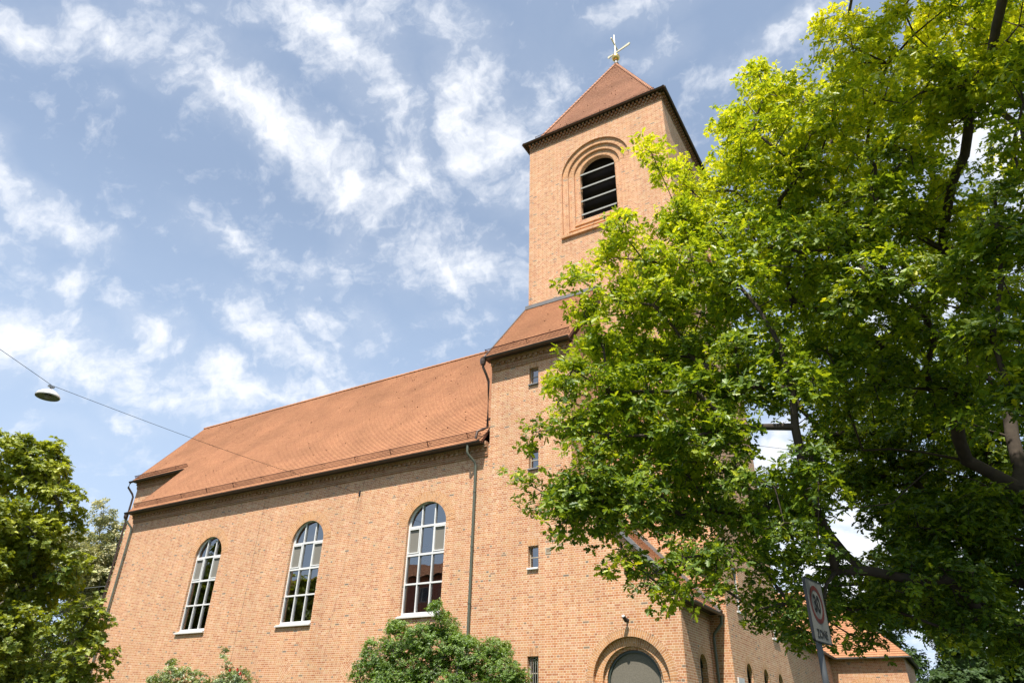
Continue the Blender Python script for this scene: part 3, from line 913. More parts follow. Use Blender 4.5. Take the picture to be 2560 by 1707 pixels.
for c_ in WC:
    tall_window(c_)

# --- small stair windows
for i, (a, b, z0, z1) in enumerate(SW):
    mb = MB()
    d0, d1 = -.21, -.17
    for q in ((a, a + .035, z0, z1), (b - .035, b, z0, z1), (a + .035, b - .035, z1 - .035, z1), (a + .035, b - .035, z0, z0 + .05)):
        bx(mb, F, *q, d0, d1)
    zm = (z0 + z1) / 2
    bx(mb, F, a + .035, b - .035, zm - .015, zm + .02, d0, d1)
    wnd = part(mb, 'window', ['beige'])
    g = MB(); panel(g, F, rect(a + .02, b - .02, z0 + .02, z1 - .02), (), -.195, 0)
    o = g.build('pane', 'glass'); o.parent = wnd
    if i == 3:
        k = MB()
        for x in (a + .1, a + .19, a + .28, a + .37):
            k = MB(); k.tube([F(x, z0, -.1), F(x, z1, -.1)], .011, 6)
            o = k.build('window_bar', 'slat'); o.parent = wnd
    s_ = MB()
    n_ = 6
    for k in range(n_):
        t0, t1 = R(-20 + 140 * k / n_), R(-20 + 140 * (k + 1) / n_)
        q = [(.055 - .0 + .06 * math.cos(t), z0 - .05 + .06 * math.sin(t)) for t in (t0, t1)]
        s_.face([F(a - .02, q[0][1], q[0][0] - .02), F(b + .01, q[0][1], q[0][0] - .02), F(b + .01, q[1][1], q[1][0] - .02), F(a - .02, q[1][1], q[1][0] - .02)])
    bx(s_, F, a - .02, b + .01, z0 - .07, z0 + .005, -.18, .05)
    o = s_.build('sill', 'sill' if i > 1 else 'zinc'); o.parent = wnd

# --- leaded windows of the side wall and porch
def leaded(pl, cx, zs, r, zb):
    mb = MB()
    panel(mb, pl, arch(cx, zs, r, zb, 16), (), -.2, 0, 0)
    for k in range(1, 5):
        u = cx - r + 2 * r * k / 5
        h = math.sqrt(max(0, r * r - (u - cx) ** 2))
        bx(mb, pl, u - .012, u + .012, zb, zs + h, -.2, -.175, 1)
    z = zb + .22
    while z < zs + r - .1:
        h = r if z < zs else math.sqrt(r * r - (z - zs) ** 2)
        bx(mb, pl, cx - h, cx + h, z - .01, z + .01, -.2, -.18, 1)
        z += .22
    seg_ring(mb, pl, cx, zs, r - .05, r, -.2, -.15, n=16, mi=1)
    part(mb, 'leaded_window', ['lead', 'green'])
leaded(PX, 26.02, 2.08, .42, .2)
for y in (29.7, 32.5, 35.3):
    leaded(TS, y, 2.0, .45, .2)
for (a, b, z0, z1) in ((29.0, 29.8, 4.26, 6.0), (34.9, 36.1, 3.9, 5.6)):
    mb = MB()
    for q in ((a, a + .07, z0, z1), (b - .07, b, z0, z1), (a, b, z1 - .07, z1), (a, b, z0, z0 + .07), (a, b, (z0 + z1) / 2 - .03, (z0 + z1) / 2 + .03)):
        bx(mb, TS, *q, -.12, -.06)
    bx(mb, TS, a - .05, b + .05, z0 - .06, z0, -.1, .06)
    wnd = part(mb, 'window', ['white'])
    g = MB(); panel(g, TS, rect(a, b, z0, z1), (), -.1, 0)
    o = g.build('pane', 'glass'); o.parent = wnd
mb = MB()
bx(mb, TS, 27.72, 28.55, 1.3, 1.86, .0, .05)
part(mb, 'stone_plaque', ['sill'])

# --- porch door: green frame, grey tympanum, oak leaves
mb = MB()
seg_ring(mb, F, DX, DZ, .895, .985, -.44, -.36, n=40)
bx(mb, F, DX - .985, DX - .895, GZ, DZ, -.44, -.36); bx(mb, F, DX + .895, DX + .985, GZ, DZ, -.44, -.36)
bx(mb, F, DX - .9, DX + .9, 1.34, 1.45, -.46, -.34)
dr = part(mb, 'door_frame', ['green'])
g = MB(); panel(g, F, arch(DX, DZ, .9, 1.4, 32), (), -.42, 0)
o = g.build('tympanum', 'tymp'); o.parent = dr
for s_ in (-1, 1):
    g = MB(); a, b = sorted((DX + s_ * .01, DX + s_ * .89))
    bx(g, F, a, b, GZ + .02, 1.34, -.45, -.4)
    for k in range(3):
        bx(g, F, a + .1, b - .1, GZ + .2 + k * .95, GZ + .98 + k * .95, -.4, -.385)
    o = g.build('door_leaf', 'door'); o.parent = dr

# --- lamp over the door, vent, joints, cable bracket
mb = MB()
mb.tube([(-9.53, 23.99, 3.44), (-9.53, 23.9, 3.44), (-9.53, 23.82, 3.47), (-9.535, 23.7, 3.5)], .03, 8)
mb.tube([(-9.53, 24.0, 3.44), (-9.53, 23.965, 3.44)], .06, 12)
mb.tube([(-9.52, 23.84, 3.4), (-9.545, 23.66, 3.53)], [.07, .065], 12)
lo_ = part(mb, 'wall_lamp', ['black'], smooth=True)
mb = MB(); mb.tube([(-9.5455, 23.657, 3.532), (-9.549, 23.64, 3.545)], [.06, .045], 12)
o = mb.build('lamp_lens', 'sill'); o.parent = lo_
mb = MB()
for q in ((-12.74, -12.7, 5.98, 6.22), (-12.54, -12.5, 5.98, 6.22), (-12.7, -12.54, 6.18, 6.22), (-12.7, -12.54, 5.98, 6.02)):
    bx(mb, F, *q, 0, .015)
for k in range(4):
    bx(mb, F, -12.7, -12.54, 6.03 + k * .04, 6.045 + k * .04, 0, .01)
part(mb, 'air_vent', ['beige'])
mb = MB()
pts = [(-29.42, 10.3), (-29.43, 9.3), (-29.47, 7.6), (-29.46, 6.8), (-29.52, 5.2), (-29.57, 3.6), (-29.6, 2.6)]
for (a, z0), (b, z1) in zip(pts, pts[1:]):
    mb.face([F(a, z0, .003), F(b, z1, .003), F(b + .014, z1, .003), F(a + .014, z0, .003)])
part(mb, 'expansion_joint', ['soffit'])
mb = MB()
pts = [(-22.6, 10.4), (-22.62, 10.0), (-22.68, 9.7), (-22.7, 9.3), (-22.75, 9.0)]
for (a, z0), (b, z1) in zip(pts, pts[1:]):
    mb.face([F(a, z0, .003), F(b, z1, .003), F(b + .01, z1, .003), F(a + .01, z0, .003)])
part(mb, 'expansion_joint', ['soffit'])
mb = MB()
mb.box((-22.83, 23.97, 9.66), (-22.73, 24.0, 9.9))
mb.tube([(-22.78, 23.98, 9.78), (-22.78, 23.8, 9.78), (-22.78, 23.76, 9.74)], .016, 6)
part(mb, 'cable_bracket', ['black'])

# --- golden ball and cross with weather vane
cx_, cy_ = AP.x + .03, AP.y
mb = MB()
mb.lathe([(.2, 0), (.13, .25), (.075, .5), (.06, .62)], (cx_, cy_, 42.1), 12)
fin = part(mb, 'finial', ['zinc'], smooth=True)
mb = MB()
mb.lathe([(.001, 0)] + [(.3 * math.sin(R(a)), .3 - .3 * math.cos(R(a))) for a in range(10, 180, 10)] + [(.001, .6)], (cx_, cy_, 42.55), 24)
o = mb.build('ball', 'gold', None, smooth=True); o.parent = fin
mb = MB()
mb.tube([(cx_, cy_, 43.1), (cx_, cy_, 45.35)], .045, 8)
mb.box((cx_ - .035, cy_ - .66, 44.24), (cx_ + .035, cy_ + .66, 44.34))
o = mb.build('cross', 'goldw'); o.parent = fin
mb = MB()
dv = Vector((math.cos(R(12)), -math.sin(R(12)), 0)); sv = Vector((0, 0, 1)).cross(dv)
hub = Vector((cx_, cy_, 43.35))
def blade(pts, t=.03):
    A = [hub + dv * a + Vector((0, 0, z)) + sv * t for a, z in pts]
    B = [hub + dv * a + Vector((0, 0, z)) - sv * t for a, z in pts]
    mb.face(A); mb.face(B[::-1])
    for k in range(len(pts)):
        j = (k + 1) % len(pts); mb.face([A[k], B[k], B[j], A[j]])
blade([(.08, -.05), (1.2, -.09), (1.3, .0), (1.22, .13), (.08, .05)])
blade([(-.08, -.04), (-.35, -.05), (-.62, -.12), (-.68, .02), (-.6, .14), (-.35, .05), (-.08, .05)])
mb.tube([hub - Vector((0, 0, .12)), hub + Vector((0, 0, .12))], .1, 10)
o = mb.build('weather_vane', 'goldw'); o.parent = fin

# --- low sacristy range and hall beyond the tower
mb = MB()
panel(mb, TS, [(37.1, GZ), (51.25, GZ), (51.25, 4.45), (37.1, 4.45)], [arch(y, 1.9, .42, .2, 12) for y in (40.4, 43.4, 46.4, 49)], 0, .22)
H = Plane((0, 51.25, 0), (1, 0, 0), (0, -1, 0))
panel(mb, H, [(-18, GZ), (-2.75, GZ), (-2.75, 4.45), (-18, 4.45)], [arch(-5.1, 1.75, 1.2, GZ + .02, 20)], 0, .25)
ring(mb, H, -5.1, 1.75, 1.2, 1.55, .005, 1, 0, 180, 24)
panel(mb, Plane((-2.75, 0, 0), (0, 1, 0), (1, 0, 0)), [(51.25, GZ), (60.2, GZ), (60.2, 4.45), (51.25, 4.45)])
panel(mb, Plane((0, 60.2, 0), (1, 0, 0), (0, 1, 0)), [(-18, GZ), (-2.75, GZ), (-2.75, 4.45), (-18, 4.45)])
panel(mb, Plane((-18, 0, 0), (0, 1, 0), (-1, 0, 0)), [(37.1, GZ), (60.2, GZ), (60.2, 4.45), (37.1, 4.45)])
part(mb, 'wall', ['brick', 'soldier'])
for y in (40.4, 43.4, 46.4, 49):
    leaded(TS, y, 1.9, .42, .2)
mb = MB()
bx(mb, H, -6.28, -3.92, GZ, 2.9, -.4, -.25)
part(mb, 'door_leaf', ['door'])
mb = MB()
s45 = math.sqrt(.5)
def hip(P0, u, v, n, L, s, hl, hr):
    tiled(mb, P0, u, v, n, L, s, lambda t: t * s45 if hl else 0, lambda t: L - (t * s45 if hr else 0), under=1, row=.2)
hip((-18.3, 50.9, 4.4), (1, 0, 0), (0, s45, s45), (0, -s45, s45), 15.9, 6.82, False, True)
hip((-2.4, 50.9, 4.4), (0, 1, 0), (-s45, 0, s45), (s45, 0, s45), 9.65, 6.82, True, True)
hip((-2.4, 60.55, 4.4), (-1, 0, 0), (0, -s45, s45), (0, s45, s45), 15.9, 6.82, True, False)
tiled(mb, (-6.6, 37.1, 4.4), (0, 1, 0), (-math.cos(R(38)), 0, math.sin(R(38))), (math.sin(R(38)), 0, math.cos(R(38))), 14.0, 7.0, under=1, row=.2)
tiled(mb, (-17.63, 51.1, 4.4), (0, -1, 0), (math.cos(R(38)), 0, math.sin(R(38))), (-math.sin(R(38)), 0, math.cos(R(38))), 14.0, 7.0, under=1, row=.2)
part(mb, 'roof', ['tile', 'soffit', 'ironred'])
gutter(church, (-6.55, 37.1, 4.36), (-6.55, 50.85, 4.36), .08, m='zinc')
gutter(church, (-6.6, 50.86, 4.36), (-2.3, 50.86, 4.36), .08, m='zinc')

# ================================================================== GROUND
def sheet(name, x0, y0, x1, y1, z, m, top=True):
    mb = MB(); mb.face([(x0, y0, z), (x1, y0, z), (x1, y1, z), (x0, y1, z)])
    return structure(mb.build(name, m))
M['grass'] = simple('lawn', (.05, .085, .02), .9, 0, .4, 3)
M['asphalt'] = simple('asphalt', (.05, .05, .052), .9, 0, .2, 8)
M['paving'] = simple('concrete_paving', (.3, .29, .27), .9, 0, .15, 4)
M['kerb'] = simple('granite_kerb', (.32, .31, .3), .85, 0, .15, 8)
sheet('ground', -1500, -1500, 1500, 1500, GZ - .12, 'grass')
sheet('road', -400, 2.6, 400, 11.2, GZ - .115, 'asphalt')
def slab(name, x0, y0, x1, y1, m):
    mb = MB(); mb.box((x0, y0, GZ - .3), (x1, y1, GZ)); return structure(mb.build(name, m))
slab('pavement', -400, -2.2, 400, 2.45, 'paving')
slab('kerb', -400, 2.452, 400, 2.6, 'kerb')
slab('kerb', -400, 11.2, 400, 11.348, 'kerb')
slab('pavement', -400, 11.35, 400, 12.6, 'paving')
slab('church_lawn', -400, 12.602, 400, 23.9, 'grass')
mb = MB()
for k in range(-40, 40):
    mb.face([(k * 6, 6.83, GZ - .11), (k * 6 + 3, 6.83, GZ - .11), (k * 6 + 3, 6.95, GZ - .11), (k * 6, 6.95, GZ - .11)])
structure(mb.build('road_marking', 'sill'))

# ================================================================== PLANTS
def raw_mesh(name, verts, loops, totals, mats, tint=None, smooth=False):
    me = bpy.data.meshes.new(name)
    me.vertices.add(len(verts)); me.vertices.foreach_set('co', np.asarray(verts, dtype=np.float32).ravel())
    me.loops.add(len(loops)); me.loops.foreach_set('vertex_index', np.asarray(loops, dtype=np.int32))
    totals = np.asarray(totals, dtype=np.int32)
    me.polygons.add(len(totals))
    st = np.zeros(len(totals), dtype=np.int32); st[1:] = np.cumsum(totals)[:-1]
    me.polygons.foreach_set('loop_start', st)
    me.polygons.foreach_set('loop_total', totals)
    me.update(calc_edges=True)
    if tint is not None:
        at = me.attributes.new('tint', 'FLOAT', 'POINT')
        at.data.foreach_set('value', np.asarray(tint, dtype=np.float32))
    if smooth:
        me.shade_smooth()
    for m in mats:
        me.materials.append(m)
    o = bpy.data.objects.new(name, me)
    COL.objects.link(o)
    return o

def leaf_shape(kind):
    """half outlines of a leaf of length 1 along +x, folded along the midrib"""
    if kind == 'oak':
        h = [(0, 0), (.16, .1), (.3, .24), (.42, .11), (.6, .31), (.7, .13), (.88, .17), (1, 0)]
    elif kind == 'maple':
        h = [(0, 0), (.05, .42), (.3, .3), (.42, .56), (.62, .24), (1, 0)]
    elif kind == 'oval':
        h = [(0, 0), (.3, .24), (.7, .2), (1, 0)]
    else:
        h = [(0, 0), (.45, .3), (1, 0)]
    n = len(h)
    v, f = [], []
    for sgn in (1, -1):
        b = len(v)
        v += [(x, y * sgn, .18 * y - .12 * x * x) for x, y in h]
        idx = list(range(b, b + n))
        f.append(idx if sgn > 0 else idx[::-1])
    return np.array(v, float), f

def frames(d, up):
    """rotation matrices with x along d and z near up (arrays of rows)"""
    d = d / np.linalg.norm(d, axis=1, keepdims=True)
    y = np.cross(up, d); y /= np.linalg.norm(y, axis=1, keepdims=True) + 1e-9
    z = np.cross(d, y)
    return np.stack([d, y, z], axis=2)

def spray_template(rng, kind, L, rad, n_ros, n_leaf, droop=.1):
    """a spray of leaves about the origin: positions, frames, sizes"""
    P, D, U, Z = [], [], [], []
    for _ in range(n_ros):
        a = rng.uniform(0, 2 * math.pi); r = rad * math.sqrt(rng.uniform(0, 1))
        c = np.array([r * math.cos(a), r * math.sin(a), rng.normal(0, rad * .28)])
        o = rng.uniform(0, 2 * math.pi)
        for k in range(n_leaf):
            t = o + 2.4 * k + rng.normal(0, .3)
            el = rng.normal(.05 - droop, .45)
            d = np.array([math.cos(t) * math.cos(el), math.sin(t) * math.cos(el), math.sin(el)])
            u = np.array([rng.normal(0, .45), rng.normal(0, .45), 1])
            P.append(c + d * L * .12); D.append(d); U.append(u); Z.append(L * rng.uniform(.5, 1.3))
    P, D, U, Z = map(np.array, (P, D, U, Z))
    Fm = frames(D, U)
    v, f = leaf_shape(kind)
    V = np.einsum('nij,vj->nvi', Fm, v) * Z[:, None, None] + P[:, None, :]
    return V.reshape(-1, 3), v.shape[0], f, len(P)

def scatter_sprays(name, centres, outward, kind, L, rad, n_ros, n_leaf, m, seed, tint_fn, n_t=14, droop=.1, scale=(.75, 1.2)):
    rng = np.random.default_rng(seed)
    T_ = [spray_template(rng, kind, L, rad, n_ros, n_leaf, droop) for _ in range(n_t)]
    n = len(centres)
    up = outward * .55 + np.array([0, 0, 1.0]) + rng.normal(0, .22, (n, 3))
    up /= np.linalg.norm(up, axis=1, keepdims=True)
    a = rng.uniform(0, 2 * math.pi, n)
    d = np.stack([np.cos(a), np.sin(a), np.zeros(n)], 1)
    d = d - up * (d * up).sum(1, keepdims=True)
    Fm = frames(d, up)
    sc = rng.uniform(*scale, n)
    which = rng.integers(0, n_t, n)
    vv, ll, tt, ti = [], [], [], []
    base = 0
    tb = tint_fn(centres, rng)
    for k in range(n_t):
        s = np.where(which == k)[0]
        if not len(s):
            continue
        V, nv, f, nl = T_[k]
        W = np.einsum('nij,vj->nvi', Fm[s], V) * sc[s][:, None, None] + centres[s][:, None, :]
        vv.append(W.reshape(-1, 3))
        tot = V.shape[0]
        loc = np.concatenate([np.array(q) for q in f])
        per = (np.arange(nl)[:, None] * nv + loc[None, :]).ravel()
        L_ = (np.arange(len(s))[:, None] * tot + per[None, :]).ravel() + base
        ll.append(L_)
        tt.append(np.tile(np.array([len(q) for q in f]), nl * len(s)))
        leafr = rng.normal(0, .16, (len(s), nl))
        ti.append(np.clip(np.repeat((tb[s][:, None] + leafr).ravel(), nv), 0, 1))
        base += tot * len(s)
    return raw_mesh(name, np.concatenate(vv), np.concatenate(ll), np.concatenate(tt), [m], np.concatenate(ti))

def branches(name, base, lobes, sprays, guides, m, seed, trunk=(), r_tip=.005, expo=.46, r_max=.42, spread=.35, taper=1e9):
    """one connected tree of limbs from the base to every lobe and spray"""
    rng = np.random.default_rng(seed)
    cap = 60000
    P = np.zeros((cap, 3)); par = np.full(cap, -1); dist = np.zeros(cap); n = 0
    def add(p, pa):
        nonlocal n
        P[n] = p; par[n] = pa
        dist[n] = 0 if pa < 0 else dist[pa] + np.linalg.norm(P[pa] - p)
        n += 1
        return n - 1
    def path(i, tgt, step, wob):
        a = P[i].copy(); v = np.array(tgt) - a; l = np.linalg.norm(v)
        k = max(1, int(l / step)); prev = i
        w1 = rng.normal(0, wob * l, 3); w1[2] *= .6
        for j in range(1, k + 1):
            t = j / k
            q = a + v * t + w1 * math.sin(math.pi * t) * (1 - .4 * t) + (rng.normal(0, .02 * step, 3) if j < k else 0)
            q[2] += .04 * l * math.sin(math.pi * t)
            prev = add(q, prev)
        return prev
    def nearest(p, w, lo=0):
        d = np.linalg.norm(P[lo:n] - p, axis=1) + w * dist[lo:n]
        return lo + int(np.argmin(d))
    i = add(np.array(base, float), -1)
    for q in trunk:
        i = path(i, q, .5, .01)
    n0 = n
    for g in guides:
        j = nearest(np.array(g[0]), 0)
        j = path(j, g[0], .5, .03)
        for q in g[1:]:
            j = path(j, q, .4, .03)
    L = np.array(lobes)
    order = np.argsort(np.linalg.norm(L[:, :3] - P[n0 - 1], axis=1))
    for k in order:
        c = L[k, :3]
        path(nearest(c, spread, min(3, n0 - 1)), c, .45, .09)
    ns = n
    leafc = np.zeros(cap)
    for c in sprays:
        # look only at wood nodes
        j = nearest(c, .02, min(3, n0 - 1))
        e = path(j, c, .35, .1)
        leafc[e] += 1
    cnt = leafc[:n].copy()
    for k in range(n - 1, 0, -1):
        cnt[par[k]] += cnt[k]
    rad = np.minimum(r_max * np.clip(1.12 - dist[:n] / taper, .12, 1), r_tip * np.maximum(cnt, .6) ** expo)
    # thicken the foot
    z0 = base[2]
    foot = np.clip(1 - (P[:n, 2] - z0) / 1.2, 0, 1) ** 2
    rad = rad * (1 + foot * .45)
    kids = np.arange(1, n)
    A, B = P[par[kids]], P[kids]
    ra, rb = rad[par[kids]], rad[kids]
    ra = np.minimum(ra, rb * 1.35 + .003)
    V, Lp, Tt = [], [], []
    b = 0
    for sel, sides in ((rb > .05, 9), ((rb <= .05) & (rb > .014), 5), (rb <= .014, 3)):
        a_, b_, r0, r1 = A[sel], B[sel], ra[sel], rb[sel]
        if not len(a_):
            continue
        d = b_ - a_; l = np.linalg.norm(d, axis=1, keepdims=True) + 1e-9; d = d / l
        a_ = a_ - d * (r0[:, None] * .3)
        ref = np.where(np.abs(d[:, 2:3]) > .9, np.array([[1.0, 0, 0]]), np.array([[0, 0, 1.0]]))
        x = np.cross(d, ref); x /= np.linalg.norm(x, axis=1, keepdims=True); y = np.cross(d, x)
        th = np.arange(sides) * 2 * math.pi / sides
        cs = x[:, None, :] * np.cos(th)[None, :, None] + y[:, None, :] * np.sin(th)[None, :, None]
        v = np.stack([a_[:, None, :] + cs * r0[:, None, None], b_[:, None, :] + cs * r1[:, None, None]], 1)
        V.append(v.reshape(-1, 3))
        m_ = len(a_)
        k = np.arange(sides); k2 = (k + 1) % sides
        q = np.stack([k, k2, k2 + sides, k + sides], 1).ravel()
        Lp.append((np.arange(m_)[:, None] * 2 * sides + q[None, :]).ravel() + b)
        Tt.append(np.full(m_ * sides, 4))
        b += m_ * 2 * sides
    return raw_mesh(name, np.concatenate(V), np.concatenate(Lp), np.concatenate(Tt), [m], None, True)

def shell_points(lobes, k, rng, lo=.5, flat=.85, floor=GZ + .5):
    C, O = [], []
    for (x, y, z, r) in lobes:
        n = max(3, int(k * r * r + .5))
        v = rng.normal(size=(n, 3)); v /= np.linalg.norm(v, axis=1, keepdims=True)
        rr = rng.uniform(lo ** 3, 1, (n, 1)) ** (1 / 3) * r
        p = v * rr; p[:, 2] *= flat
        q = p + np.array([x, y, z])
        ok = q[:, 2] > floor
        C.append(q[ok]); O.append(v[ok])
    return np.concatenate(C), np.concatenate(O)

def crown_lobes(c, rad, n, r, seed, inner=.55):
    rng = np.random.default_rng(seed)
    v = rng.normal(size=(n, 3)); v /= np.linalg.norm(v, axis=1, keepdims=True)
    t = rng.uniform(inner ** 3, 1, (n, 1)) ** (1 / 3)
    p = np.array(c) + v * t * np.array(rad)
    return [(*q, rng.uniform(*r)) for q in p]

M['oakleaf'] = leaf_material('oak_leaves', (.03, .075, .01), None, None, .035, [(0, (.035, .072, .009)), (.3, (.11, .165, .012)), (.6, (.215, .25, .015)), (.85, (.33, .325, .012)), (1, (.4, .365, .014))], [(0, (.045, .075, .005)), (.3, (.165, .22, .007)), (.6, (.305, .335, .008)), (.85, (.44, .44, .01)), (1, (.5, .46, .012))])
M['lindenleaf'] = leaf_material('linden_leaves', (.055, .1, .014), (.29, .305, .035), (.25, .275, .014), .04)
M['locustleaf'] = leaf_material('locust_leaves', (.08, .11, .03), (.5, .45, .24), (.16, .17, .05), .05)
M['greyleaf'] = leaf_material('maple_leaves', (.02, .045, .013), (.065, .105, .03), (.05, .08, .015), .02)
M['bushleaf'] = leaf_material('privet_leaves', (.04, .1, .01), (.17, .26, .02), (.14, .22, .012), .1)
M['roseleaf'] = leaf_material('rose_leaves', (.045, .1, .018), (.26, .31, .1), (.12, .17, .02), .12)

